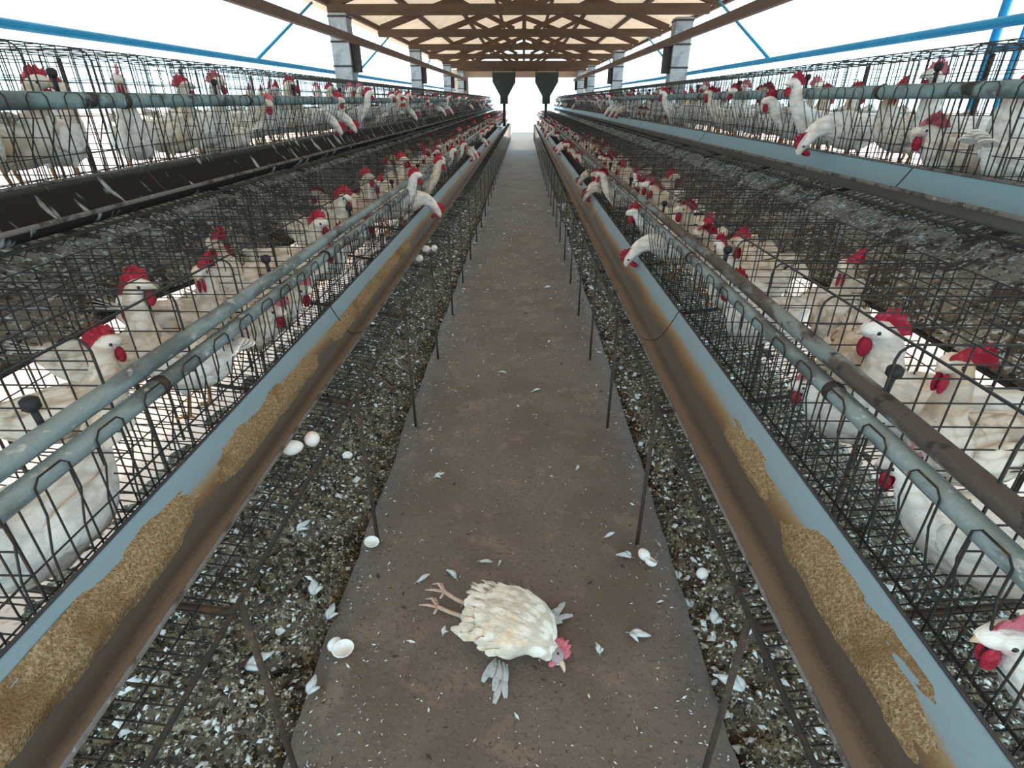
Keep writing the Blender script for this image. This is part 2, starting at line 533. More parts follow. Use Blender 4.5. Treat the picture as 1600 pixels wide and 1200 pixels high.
# ------------------------------------------------------------------ cage tiers
PITCH_C = 0.83 / 3
BAY = 0.83
Y0 = 0.08
NB = int((Y_END - Y0) / BAY)
T = {
    'lower left': dict(s=-1, front=0.80, back=1.26, zf=0.652, zb=0.722, top=1.115, tray=(0.545, 0.612), up=False,
                       trough=[(0.622, 0.692), (0.640, 0.668), (0.670, 0.654), (0.704, 0.656), (0.728, 0.690), (0.752, 0.735), (0.768, 0.770)]),
    'lower right': dict(s=1, front=0.68, back=1.14, zf=0.630, zb=0.700, top=1.112, tray=(0.447, 0.590), up=False,
                        trough=[(0.462, 0.672), (0.480, 0.648), (0.512, 0.633), (0.552, 0.635), (0.582, 0.672), (0.608, 0.720), (0.626, 0.758)]),
    'upper left': dict(s=-1, front=1.40, back=1.78, zf=1.196, zb=1.240, top=1.645, tray=(1.20, 1.160), up=True, pipe=(1.368, 1.500),
                       trough=[(1.200, 1.222), (1.214, 1.200), (1.245, 1.188), (1.285, 1.192), (1.318, 1.225), (1.345, 1.265), (1.358, 1.290)]),
    'upper right': dict(s=1, front=1.40, back=1.74, zf=1.198, zb=1.240, top=1.655, tray=(1.22, 1.162), up=True, pipe=(1.368, 1.528),
                        trough=[(1.235, 1.238), (1.250, 1.210), (1.276, 1.196), (1.305, 1.200), (1.330, 1.235), (1.352, 1.270), (1.366, 1.294)]),
}


def floor_z(t, d):
    return t['zf'] + (t['zb'] - t['zf']) * (d - t['front']) / (t['back'] - t['front'])


def cage_parts(t):
    """meshes of one three-compartment unit, local to (front, start, front floor height)"""
    s, F, B, zf = t['s'], t['front'], t['back'], t['zf']
    top = t['top']
    loc = lambda d, y, z: (s * (d - F), y, z - zf)
    P = {}
    WR = 0.0018
    # front bars
    m = MB()
    rail = t['pipe'][1] if t['up'] else 0.955
    ztop = top if t['up'] else rail + 0.01
    for k in range(15):
        y = (k + 0.5) * BAY / 15
        m.tube([loc(F, y, zf - 0.01), loc(F, y, ztop)], WR)
    hs = [zf + 0.10, zf + 0.155] + ([rail + 0.05, rail + 0.10, top] if t['up'] else [])
    for z in hs:
        m.tube([loc(F, 0, z), loc(F, BAY, z)], WR)
    # arched door wires hooked over the tube
    for c in range(3):
        for q in (0.10, 0.60):
            ya = (c + q) * PITCH_C
            yb = ya + 0.075
            df = (t['pipe'][0] - 0.028) if t['up'] else F - 0.043
            zt = rail + 0.020
            zl = rail - 0.045
            d0 = F - 0.012
            zb_ = t['trough'][-1][1] - 0.02
            pts = [(d0, ya, zb_), (d0 - 0.008, ya, (zb_ + zl) / 2), (df, ya, zl), (df, ya + 0.002, zt - 0.012), (df, ya + 0.014, zt),
                   (df, yb - 0.014, zt), (df, yb - 0.002, zt - 0.012), (df, yb, zl), (d0 - 0.008, yb, (zb_ + zl) / 2), (d0, yb, zb_)]
            m.tube([loc(*p) for p in pts], WR * 1.05)
    P['front_grille'] = m
    # one partition with a rounded front top corner
    m = MB()
    r = 0.03
    arc = [(F + r - r * math.cos(a), top - r + r * math.sin(a)) for a in (0, PI / 6, PI / 3, PI / 2)]
    m.tube([loc(F, 0, zf)] + [loc(d, 0, z) for d, z in arc] + [loc(B, 0, top), loc(B, 0, t['zb'])], WR * 1.5)
    k = 7
    for i in range(1, k):
        d = F + (B - F) * i / k
        m.tube([loc(d, 0, floor_z(t, d)), loc(d, 0, top)], WR)
    z = zf + 0.05
    while z < top - 0.02:
        m.tube([loc(F, 0, z), loc(B, 0, z)], WR)
        z += 0.052
    P['partition'] = m
    # sloping floor that runs out under the trough into the egg tray
    m = MB()
    td, tz = t['tray']
    ny_ = 28 if not t['up'] else 20
    for i in range(ny_):
        y = (i + 0.5) * BAY / ny_
        m.tube([loc(B, y, t['zb']), loc(F, y, zf), loc(td + 0.02, y, tz), loc(td, y, tz + 0.022)], WR)
    nl = 6
    for i in range(nl + 1):
        d = F + (B - F) * i / nl
        m.tube([loc(d, 0, floor_z(t, d) - 0.003), loc(d, BAY, floor_z(t, d) - 0.003)], WR)
    for f in (0.33, 0.68):
        d = F + (td - F) * f
        z = zf + (tz - zf) * f - 0.003
        m.tube([loc(d, 0, z), loc(d, BAY, z)], WR)
    m.tube([loc(td, 0, tz + 0.022), loc(td, BAY, tz + 0.022)], 0.0055, 6)
    P['floor_grille'] = m
    # roof
    m = MB()
    for i in range(10):
        y = i * BAY / 10
        m.tube([loc(F + 0.02, y, top), loc(B, y, top)], WR)
    for i in range(5):
        d = F + 0.02 + (B - F - 0.02) * i / 4
        m.tube([loc(d, 0, top + 0.002), loc(d, BAY, top + 0.002)], WR * (1.6 if i == 0 else 1))
    P['roof_grille'] = m
    # back
    m = MB()
    for i in range(12):
        y = (i + 0.5) * BAY / 12
        m.tube([loc(B, y, t['zb']), loc(B, y, top)], WR)
    for i in range(1, 6):
        z = t['zb'] + (top - t['zb']) * i / 6
        m.tube([loc(B, 0, z), loc(B, BAY, z)], WR)
    P['back_grille'] = m
    return {k: v.mesh(k, M['wire'], smooth=False) for k, v in P.items()}


def first_seen(t, y):
    return in_view((t['s'] * (t['front'] + 0.1), y, t['zf'] + 0.12), 40)


for name, t in T.items():
    parts = cage_parts(t)
    num = 0
    for k in range(NB):
        y = Y0 + k * BAY
        seen = any(first_seen(t, y + f * BAY) for f in (0.2, 0.5, 0.8, 0.95))
        num += 1 if seen else 0
        lab = '%s three-compartment wire cage in the %s tier, counting away from the camera' % (nth(num), name) if seen else 'wire cage at the near end of the %s tier, outside the frame' % name
        root = thing('wire_cage', lab, 'cage', (t['s'] * t['front'], y, t['zf']), 0, 'wire cages of the %s tier' % name)
        for pn, me in parts.items():
            if pn == 'partition':
                for c in range(3):
                    o = link(pn, me, root)
                    o.location = (0, c * PITCH_C, 0)
            else:
                link(pn, me, root)

# ------------------------------------------------------------------ troughs, feed, rails, pipes
TR_LAB = {
    'lower left': 'long blue-grey feed trough with brown stained bottom along the lower left cages',
    'lower right': 'long blue-grey feed trough with brown stained bottom along the lower right cages',
    'upper left': 'black dung-streaked feed trough along the upper left cages',
    'upper right': 'clean blue feed trough with grey lip along the upper right cages',
}


def trough_mesh(t, y0, y1, off=0.0):
    s = t['s']
    prof = t['trough']
    ln = [0.0]
    for a, b in zip(prof, prof[1:]):
        ln.append(ln[-1] + math.hypot(b[0] - a[0], b[1] - a[1]))
    tot = ln[-1]
    # resample smoothly
    P = []
    for i in range(len(prof) - 1):
        p0, p1, p2, p3 = prof[max(i - 1, 0)], prof[i], prof[i + 1], prof[min(i + 2, len(prof) - 1)]
        for q in range(3):
            x = q / 3
            cr = lambda a, b, c, d: 0.5 * (2 * b + (c - a) * x + (2 * a - 5 * b + 4 * c - d) * x * x + (3 * b - a - 3 * c + d) * x ** 3)
            P.append((cr(p0[0], p1[0], p2[0], p3[0]), cr(p0[1], p1[1], p2[1], p3[1]), (ln[i] + (ln[i + 1] - ln[i]) * x) / tot))
    P.append((*prof[-1], 1.0))
    return P


for name, t in T.items():
    s = t['s']
    P = trough_mesh(t, 0, 0)
    root = thing('feed_trough', TR_LAB[name], 'trough', (0, 0, 0))
    m = MB()
    th = 0.0035
    # inner sheet, then the outer sheet
    rows = [(d, z, u) for d, z, u in P]
    nrm = []
    for i in range(len(P)):
        a, b = P[max(i - 1, 0)], P[min(i + 1, len(P) - 1)]
        tx, tz = b[0] - a[0], b[1] - a[1]
        l = math.hypot(tx, tz)
        nrm.append((tz / l, -tx / l))
    out = [(d + nx_ * th, z + nz_ * th, u) for (d, z, u), (nx_, nz_) in zip(P, nrm)]
    loop = rows + out[::-1]
    seg = [0.02 + 0.5 * i for i in range(int((Y_END + 0.3) / 0.5))]
    n = len(loop)
    for y in seg:
        for (d, z, u) in loop:
            m.uv[len(m.v)] = (u, y)
            m.v.append((s * d, y, z + 0.002 * noise.noise(Vector((d * 3, y * 0.9, s)))))
    for j in range(len(seg) - 1):
        for i in range(n):
            q = (j * n + i, j * n + (i + 1) % n, (j + 1) * n + (i + 1) % n, (j + 1) * n + i)
            m.quad(*(q[::-1] if s > 0 else q))
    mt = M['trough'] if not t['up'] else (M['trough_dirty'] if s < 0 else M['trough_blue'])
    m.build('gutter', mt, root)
    # rolled rims
    for k, (d, z) in enumerate((P[0][:2], P[-1][:2])):
        m = MB()
        m.tube([(s * d, y, z + 0.001) for y in (0.02, 6, 14, Y_END)], 0.0036 if not t['up'] else (0.007 if k == 0 else 0.005), 6)
        m.build('rolled_rim', M['rim'] if k == 0 else (M['dark_iron'] if not t['up'] else M['rim']), root)
    # seams where two lengths overlap
    for ysm in [2.06 + 2.44 * i for i in range(9)]:
        m = MB()
        for a, b in zip(range(len(P) - 1), range(1, len(P))):
            n0 = len(m.v)
            for i in (a, b):
                d, z = P[i][0] - nrm[i][0] * 0.0016, P[i][1] - nrm[i][1] * 0.0016
                d2, z2 = P[i][0] + nrm[i][0] * 0.001, P[i][1] + nrm[i][1] * 0.001
                for (dd, zz) in ((d, z), (d2, z2)):
                    m.uv[len(m.v)] = (P[i][2], ysm)
                    m.v.append((s * dd, ysm, zz))
                    m.uv[len(m.v)] = (P[i][2], ysm)
                    m.v.append((s * dd, ysm + 0.006, zz))
            m.quad(n0, n0 + 1, n0 + 5, n0 + 4)
            m.quad(n0 + 1, n0 + 3, n0 + 7, n0 + 5)
            m.quad(n0, n0 + 4, n0 + 6, n0 + 2)
        m.build('seam', M['dark_iron'], root, smooth=False)
    t['P'], t['N'] = P, nrm


def feed_bank(t, y0, y1, u0, u1, h, label, seed):
    """loose feed banked against the back wall of a trough"""
    s, P, N = t['s'], t['P'], t['N']
    idx = [i for i in range(len(P)) if u0 <= P[i][2] <= u1]
    m = MB()
    step = 0.012
    ny_ = int((y1 - y0) / step)
    sub = 4
    cols = []
    for a, b in zip(idx, idx[1:]):
        for q in range(sub):
            x = q / sub
            cols.append([P[a][k] + (P[b][k] - P[a][k]) * x for k in range(3)] + [N[a][0], N[a][1]])
    nc = len(cols)
    th = {}
    for j in range(ny_ + 1):
        y = y0 + step * j
        e = min((y - y0), (y1 - y)) / 0.14
        for i, (d, z, u, ax, az) in enumerate(cols):
            f = (u - u0) / (u1 - u0)
            prof = min(1, f / 0.25) * max(0, 1 - f) ** 0.5
            nz_ = noise.noise(Vector((u * 6, y * 6, seed))) * 0.5 + noise.noise(Vector((u * 16, y * 17, seed))) * 0.35
            hh = h * (min(1, e) * prof * 1.25 - 0.42 + nz_ * 0.75)
            th[(i, j)] = hh
            hh = max(hh, -0.0012) + 0.0012 * noise.noise(Vector((d * 200, y * 200, z * 200)))
            m.v.append((s * (d - ax * hh), y, z - az * hh))
    for j in range(ny_):
        for i in range(nc - 1):
            if max(th[(i, j)], th[(i + 1, j)], th[(i, j + 1)], th[(i + 1, j + 1)]) > 0:
                q = (j * nc + i, j * nc + i + 1, (j + 1) * nc + i + 1, (j + 1) * nc + i)
                m.quad(*(q[::-1] if s > 0 else q))
    tag(m.build('chicken_feed', M['feed']), label, 'feed', kind='stuff')


LLt, LRt, LUt, RUt = T['lower left'], T['lower right'], T['upper left'], T['upper right']
feed_bank(LLt, 0.30, 1.02, 0.46, 0.92, 0.018, 'tan feed piled in the near end of the lower left trough', 1)
feed_bank(LLt, 0.98, 1.80, 0.46, 0.84, 0.011, 'thin strip of feed along the lower left trough wall', 2)
feed_bank(LLt, 1.85, 3.6, 0.46, 0.82, 0.010, 'feed strip in the lower left trough beyond its first seam', 3)
feed_bank(LRt, 0.40, 0.98, 0.46, 0.90, 0.012, 'scattered feed in the near part of the lower right trough', 4)
feed_bank(LRt, 0.96, 1.40, 0.52, 0.86, 0.014, 'small heap of feed halfway along the lower right trough', 5)
feed_bank(RUt, 1.55, 2.45, 0.10, 0.52, 0.020, 'feed heaped in the near end of the upper right trough', 6)
feed_bank(RUt, 2.45, 3.6, 0.10, 0.42, 0.010, 'thin feed strip in the upper right trough below the feeding hen', 7)

for name, t in T.items():
    s = t['s']
    if t['up']:
        d, z = t['pipe']
        root = thing('water_pipe', 'thick grey water pipe along the front of the %s cages' % name, 'pipe', (s * d, 0, z))
        m = MB()
        m.tube([(0, y, 0) for y in (0.02, 8, 16, Y_END)], 0.024, 14)
        m.build('pipe', M['pipe'], root)
        y = 1.79 if s < 0 else 2.10
        dm = MB()
        while y < 15:
            m = MB()
            m.tube([(0, y, 0.02), (0, y, 0.062)], 0.006, 6)
            m.tube([(0, y, 0.058), (0, y, 0.066), (0, y, 0.078), (0, y, 0.084)], [0.008, 0.014, 0.014, 0.008], 8)
            m.build('drinker_valve', M['knob'], root)
            m = MB()
            y2 = y + 0.28
            m.tube([(0, y2 - 0.011, 0), (0, y2 + 0.011, 0)], 0.0265, 14)
            m.build('clamp', M['dark_iron'], root)
            y += 0.93
    else:
        F = t['front']
        for (dd, z, r, mt, word, nm) in ((-0.022, 0.956, 0.019, 'galv', 'lower', 'round'), (-0.002, 1.000, 0.019, 'galv' if s < 0 else 'tube_dark', 'upper', 'mottled')):
            root = thing('steel_tube', '%s %s grey steel tube of the pair along the %s cages' % (word, nm, name), 'tube', (s * (F + dd), 0, z), 0, 'tubes along the lower cages')
            m = MB()
            m.tube([(0.003 * s * noise.noise(Vector((y, 0, 0))), y, 0.004 * noise.noise(Vector((y * .8, 5, s)))) for y in [0.02 + 0.65 * i for i in range(40)]], r, 10)
            m.build('tube', M[mt], root)
            if word == 'upper':
                y = 0.77 if s < 0 else 0.92
                while y < 12:
                    m = MB()
                    m.tube([(s * 0.012, y, 0.0), (s * 0.016, y, 0.045)], 0.006, 6)
                    m.tube([(s * 0.016, y, 0.040), (s * 0.016, y, 0.047), (s * 0.016, y, 0.060), (s * 0.016, y, 0.066)], [0.008, 0.015, 0.015, 0.008], 8)
                    m.build('drinker_valve', M['knob'], root)
                    y += 0.93
            else:
                for yc in [1.02 + 1.1 * i for i in range(10)]:
                    m = MB()
                    m.tube([(0, yc - 0.010, 0), (0, yc + 0.010, 0)], r + 0.003, 10)
                    m.build('clamp', M['dark_iron'], root)

# ------------------------------------------------------------------ support frames
for s, t, word in ((-1, LLt, 'left'), (1, LRt, 'right')):
    td, tz = t['tray']
    up = LUt if s < 0 else RUt
    Fm = {}
    r = 0.0075
    m = MB(); m.tube([(s * td, 0, tz + 0.02), (s * td, 0, 0.0)], r, 8); Fm['front_leg'] = m
    m = MB(); m.tube([(s * td, 0, tz + 0.016), (s * (td + 0.03), 0, tz - 0.006), (s * t['front'], 0, t['zf'] - 0.012), (s * t['back'], 0, t['zb'] - 0.012)], r, 6); Fm['cross_bar'] = m
    m = MB(); m.tube([(s * (t['back'] + 0.006), 0, t['zb'] + .01), (s * (t['back'] + 0.006), 0, -0.06)], r, 6); Fm['rear_leg'] = m
    m = MB(); m.tube([(s * (up['tray'][0] + .02), 0, up['tray'][1] - 0.01), (s * up['front'], 0, up['zf'] - 0.012), (s * up['back'], 0, up['zb'] - 0.012)], r, 6); Fm['upper_cross_bar'] = m
    m = MB(); m.tube([(s * (up['back'] + 0.008), 0, up['top']), (s * (up['back'] + 0.008), 0, -0.10)], r, 6); Fm['outer_leg'] = m
    Fm = {k: v.mesh(k, M['rust']) for k, v in Fm.items()}
    k = 0
    y = 0.735
    while y < Y_END:
        k += 1
        root = thing('support_frame', '%s rusty steel support frame from the near end under the %s cages' % (nth(k), word), 'frame', (0, y, 0), 0, 'support frames under the %s cages' % word)
        for pn, me in Fm.items():
            link(pn, me, root)
        y += 0.83

# ------------------------------------------------------------------ caked droppings boards between the tiers
for s, (d0, z0), (d1, z1), word in ((-1, (1.275, 0.905), (1.77, 1.150), 'left'), (1, (1.155, 0.905), (1.73, 1.150), 'right')):
    m = MB()
    yy = [0.25]
    while yy[-1] < Y_END:
        yy.append(yy[-1] + 0.02 + 0.014 * max(0, yy[-1] - 1.5))
    nd = 30
    sag = lambda y: 0.10 * max(0.0, min(1.0, (y - 1.7) / 1.2))
    for y in yy:
        for i in range(nd + 1):
            f = i / nd
            d = d0 + (d1 - d0) * f
            p = Vector((d * s, y, 0.5))
            h = 0.034 + 0.022 * noise.noise(p * 6) + 0.014 * noise.noise(p * 18) + 0.008 * noise.noise(p * 45)
            h *= min(1, f * 6 + 0.15)
            m.v.append((s * d, y, z0 - sag(y) * (1 - f) + (z1 - z0) * f + max(h, 0.002)))
    n = nd + 1
    for j in range(len(yy) - 1):
        for i in range(nd):
            q = (j * n + i, j * n + i + 1, (j + 1) * n + i + 1, (j + 1) * n + i)
            m.quad(*(q if s > 0 else q[::-1]))
    root = thing('droppings_board', 'sloping board caked with droppings behind the lower %s cages' % word, 'board', (0, 0, 0))
    m.build('caked_droppings', M['manure_light'], root)['kind'] = 'stuff'
    m = MB()
    n0 = 0
    th = 0.012
    for y in (0.25, 1.7, 2.9, Y_END):
        m.v += [(s * d0, y, z0 - sag(y)), (s * d1, y, z1), (s * d1, y, z1 - th), (s * d0, y, z0 - sag(y) - th)]
    for k in range(3):
        for q in range(4):
            m.quad(k * 4 + q, k * 4 + (q + 1) % 4, k * 4 + 4 + (q + 1) % 4, k * 4 + 4 + q)
    m.quad(0, 1, 2, 3)
    m.quad(15, 14, 13, 12)
    m.build('board', M['dark_iron'], root, smooth=False)
    c = MB()
    rr = random.Random(31 + s)
    for k in range(9000):
        y = 0.5 + 8 * rr.random() ** 1.9
        f = rr.random()
        d = d0 + (d1 - d0) * f
        z = z0 - sag(y) * (1 - f) + (z1 - z0) * f + 0.02
        sz = rr.uniform(0.003, 0.009) * (1 + 0.10 * y)
        kd = rr.random()
        mm = 0 if kd < 0.42 else (1 if kd < 0.68 else 2)
        ang = rr.random() * 2 * PI
        ex = Vector((math.cos(ang), math.sin(ang), rr.uniform(-.4, .6))) * sz
        ey = Vector((-math.sin(ang), math.cos(ang), rr.uniform(-.4, .6))) * sz * rr.uniform(.25, .8)
        p = Vector((s * d, y, z))
        n0 = len(c.v)
        for q in (p - ex, p - ey, p + ex, p + ey, p + Vector((0, 0, sz * .6))):
            c.v.append(tuple(q))
        for i in range(4):
            c.quad(n0 + i, n0 + (i + 1) % 4, n0 + 4, m=mm)
    o = c.build('loose_down', [M['chip_white'], M['chip_tan'], M['chip_dark']], root, smooth=False)
    o['kind'] = 'stuff'

# ------------------------------------------------------------------ shed: pillars, beams, trusses, roof, far end
COLY = [1.15, 7.30, 12.15, 17.0, 20.6]
PXL, PXR = 2.08, 1.87
for s, dx, word in ((-1, PXL, 'left'), (1, PXR, 'right')):
    for i, y in enumerate(COLY):
        lab = ('whitewashed pillar behind the upper %s cages, %s of its row from the camera' % (word, nth(i))) if i else 'whitewashed pillar at the %s edge, outside the frame' % word
        root = thing('pillar', lab, 'pillar', (s * dx, y + (0.4 if s > 0 and 2 < y < 20 else 0), -0.14), 0, 'pillars along the %s side' % word)
        m = MB(); m.box((-0.10, -0.11, 0), (0.10, 0.11, 2.50)); m.build('shaft', M['pillar'], root, smooth=False)
        for z in (1.98, 2.22, 2.46):
            m = MB(); m.box((-0.106, -0.116, z), (0.106, 0.116, z + 0.018)); m.build('band', M['dark_iron'], root, smooth=False)
        m = MB(); m.box((-s * 0.10, -0.05, 1.93), (-s * 0.185, 0.05, 2.23)); m.build('bracket', M['dark_iron'], root, smooth=False)
    bx = s * (dx - 0.19)
    m = MB(); m.bar((bx, 1.0, 2.10), (bx, R_END, 2.10), 0.05, 0.075)
    tag(m.build('side_beam', M['brown_beam'], smooth=False), 'brown beam running along the inner face of the %s pillars' % word, 'beam')
    m = MB(); m.tube([(s * (dx + 0.13), y, 1.79 + 0.01 * noise.noise(Vector((y, s, 0)))) for y in [0.5 + 1.5 * i for i in range(14)]], 0.022, 8)
    tag(m.build('blue_rail', M['blue']), 'bright blue rail along the open %s side of the shed' % word, 'rail')
    for j, (ya, za, yb, zb) in enumerate(((5.2, 1.80, 6.8, 2.40), (8.2, 1.80, 10.4, 2.40), (13.1, 1.80, 15.0, 2.40))):
        m = MB(); m.tube([(s * (dx + 0.13), ya, za), (s * (dx + 0.13), yb, zb)], 0.014, 6)
        tag(m.build('brace_rod', M['blue']), 'slanting blue brace rod above the blue rail, %s on the %s side' % (nth(j + 1), word), 'rod', 'brace rods on the %s side' % word)

m = MB()
# blue wire fence seen through the nearest upper right cages
for z in (1.25, 1.40, 1.55, 1.70, 1.92):
    m.tube([(2.06, 0.9, z), (2.06, 2.85, z)], 0.012, 6)
for k in range(14):
    y = 0.9 + 0.15 * k
    m.tube([(2.06, y, 1.15), (2.06, y, 2.0)], 0.008, 6)
m.tube([(2.06, 0.9, -0.14), (2.06, 0.9, 2.0)], 0.018, 6)
m.tube([(2.06, 2.85, -0.14), (2.06, 2.85, 2.0)], 0.018, 6)
tag(m.build('wire_fence', M['blue']), 'blue wire fence panel outside, seen through the nearest upper right cages', 'fence')

EZ, RZ, ED = 2.46, 3.25, 2.42
m = MB()
RY0 = -2.5
for y in (RY0, R_END):
    for (x, z) in ((-ED, EZ), (0, RZ), (ED - .15, EZ)):
        m.v.append((x, y, z))
m.quad(0, 1, 4, 3)
m.quad(1, 2, 5, 4)
tag(m.build('ceiling', M['roof'], smooth=False), kind='structure')
m = MB()
for s in (-1, 1):
    for f in (0.08, 0.32, 0.56, 0.8):
        x = s * ED * (1 - f)
        z = EZ + (RZ - EZ) * f - 0.045
        m.bar((x, RY0, z), (x, R_END, z), 0.05, 0.06)
tag(m.build('trim_1', M['wood'], smooth=False), kind='structure')

TY = [1.15, 7.3, 9.7, 12.15, 14.6, 17.0, 18.8, 20.6]
TY = sorted(TY)
for i, y in enumerate(TY):
    lab = '%s wooden roof truss in view, counting from the camera' % nth(i - 1) if i > 1 else '%s roof truss above the camera end, over the frame' % ('nearer' if i == 0 else 'farther')
    root = thing('roof_truss', lab, 'truss', (0, y, 2.40), 0, 'wooden roof trusses')
    m = MB(); m.bar((-2.20, 0, 0), (2.05, 0, 0), 0.07, 0.10); m.build('tie_beam', M['wood'], root, smooth=False)
    for s in (-1, 1):
        m = MB(); m.bar((s * 2.15, 0, 0.06), (0, 0, RZ - 2.40 - 0.10), 0.06, 0.09); m.build('rafter', M['wood'], root, smooth=False)
        m = MB(); m.bar((s * 0.15, 0, 0.05), (s * 1.0, 0, 0.42), 0.05, 0.06); m.build('diagonal', M['wood'], root, smooth=False)
    m = MB(); m.bar((0, 0, 0.05), (0, 0, 0.76), 0.06, 0.06); m.build('king_post', M['wood'], root, smooth=False)

m = MB()
m.box((-2.45, R_END, 2.18), (2.3, R_END + 0.12, 2.42))
m.box((-2.45, R_END, -0.14), (-1.86, R_END + 0.12, 2.18))
m.box((1.80, R_END, -0.14), (2.3, R_END + 0.12, 2.18))
tag(m.build('wall_far', M['plaster'], smooth=False), kind='structure')

for s, word in ((-1, 'left'), (1, 'right')):
    root = thing('feed_hopper', 'dark funnel-shaped feed hopper above the %s cages at the far end' % word, 'hopper', (-0.62 if s < 0 else 0.72, 19.7, 0))
    m = MB()
    prof = [(0.36, 2.28), (0.36, 2.02), (0.12, 1.62), (0.12, 1.40)]
    for (w_, z) in prof:
        m.v += [(-w_, -0.3, z), (w_, -0.3, z), (w_, 0.3, z), (-w_, 0.3, z)]
    for i in range(3):
        for j in range(4):
            m.quad(i * 4 + j, i * 4 + (j + 1) % 4, i * 4 + 4 + (j + 1) % 4, i * 4 + 4 + j)
    m.quad(0, 1, 2, 3)
    m.quad(15, 14, 13, 12)
    m.build('hopper_body', M['hopper'], root, smooth=False)
    for xx in (-0.33, 0.33):
        m = MB(); m.tube([(xx, 0, 2.25), (xx, 0, 2.40)], 0.015, 6); m.build('hanger', M['dark_iron'], root)
    m = MB(); m.tube([(0, 0, 1.42), (0, 0, 0.75)], 0.05, 8); m.build('spout', M['hopper'], root)

# ------------------------------------------------------------------ hens
BODY = [(-.170, 0, .240, .005, .012), (-.140, 0, .226, .030, .034), (-.098, 0, .203, .052, .058), (-.045, 0, .186, .066, .073),
        (.015, 0, .180, .070, .080), (.065, 0, .190, .064, .077)]
LOW = 0.020
BODY = [(x, y, z - LOW, a, b) for x, y, z, a, b in BODY]
BODY_REST = [(x, y, z - 0.075, a * 1.06, b) for x, y, z, a, b in BODY]
NECKS = {
    'standing': [(.100, 0, .222, .052, .060), (.116, 0, .262, .041, .043), (.119, 0, .295, .034, .035), (.122, 0, .320, .028, .029), (.136, 0, .345, .0235, .024), (.157, 0, .352, .020, .020), (.174, 0, .347, .013, .013), (.181, 0, .344, .005, .005)],
    'tall': [(.098, 0, .230, .050, .056), (.110, 0, .276, .038, .040), (.112, 0, .322, .031, .032), (.114, 0, .362, .026, .027), (.127, 0, .390, .0235, .024), (.148, 0, .397, .020, .020), (.165, 0, .392, .013, .013), (.172, 0, .389, .005, .005)],
    'turned_left': [(.098, 0, .222, .052, .060), (.112, 0, .262, .041, .043), (.113, .003, .296, .034, .035), (.113, .010, .323, .028, .029), (.113, .026, .347, .0235, .024), (.116, .047, .353, .020, .020), (.118, .064, .348, .013, .013), (.119, .071, .345, .005, .005)],
    'turned_right': [(.098, 0, .222, .052, .060), (.112, 0, .262, .041, .043), (.113, -.003, .296, .034, .035), (.113, -.010, .323, .028, .029), (.113, -.026, .347, .0235, .024), (.116, -.047, .353, .020, .020), (.118, -.064, .348, .013, .013), (.119, -.071, .345, .005, .005)],
    'feeding': [(.108, 0, .200, .052, .058), (.148, 0, .202, .043, .044), (.184, 0, .188, .036, .036), (.213, 0, .163, .029, .029), (.236, 0, .131, .0235, .024), (.247, 0, .110, .020, .020), (.254, 0, .092, .013, .013), (.257, 0, .084, .005, .005)],
    'reaching': [(.104, 0, .214, .051, .057), (.146, 0, .244, .040, .041), (.178, 0, .284, .033, .033), (.194, 0, .328, .028, .028), (.208, 0, .364, .0235, .024), (.229, 0, .374, .020, .020), (.246, 0, .370, .013, .013), (.253, 0, .367, .005, .005)],
    'leaning': [(.106, 0, .212, .052, .057), (.146, 0, .236, .041, .042), (.178, 0, .264, .034, .034), (.200, 0, .290, .028, .028), (.220, 0, .307, .0235, .024), (.242, 0, .308, .020, .020), (.259, 0, .300, .013, .013), (.266, 0, .296, .005, .005)],
    'resting': [(.102, 0, .120, .052, .060), (.120, 0, .154, .041, .043), (.128, 0, .184, .034, .035), (.134, 0, .208, .028, .029), (.150, 0, .229, .0235, .024), (.171, 0, .234, .020, .020), (.188, 0, .228, .013, .013), (.195, 0, .225, .005, .005)],
}
NECKS['huddled'] = [(.104, 0, .106, .052, .058), (.126, 0, .126, .041, .043), (.138, 0, .143, .034, .035), (.147, 0, .156, .028, .029), (.163, 0, .167, .0235, .024), (.184, 0, .169, .020, .020), (.201, 0, .162, .013, .013), (.208, 0, .158, .005, .005)]
LYING = ('resting', 'huddled')
for _k in NECKS:
    if _k not in LYING:
        NECKS[_k] = [(x, y, z - LOW, a, b) for x, y, z, a, b in NECKS[_k]]
POSE_TEXT = {'huddled': 'huddled low', 'standing': 'standing', 'tall': 'stretching up', 'turned_left': 'looking sideways', 'turned_right': 'looking round', 'feeding': 'bending to feed',
             'reaching': 'reaching out', 'leaning': 'leaning forward', 'resting': 'crouching'}


def head_frame(pose):
    nk = NECKS[pose]
    h, a, b = Vector(nk[-4][:3]), Vector(nk[-5][:3]), Vector(nk[-2][:3])
    F = (b - h).normalized()
    if pose == 'feeding':
        up = Vector((0.9, 0, 0.45))
    else:
        up = Vector((0, 0, 1))
    S = up.cross(F).normalized()
    U = F.cross(S).normalized()
    H = h + F * 0.010
    return H, F, U, S


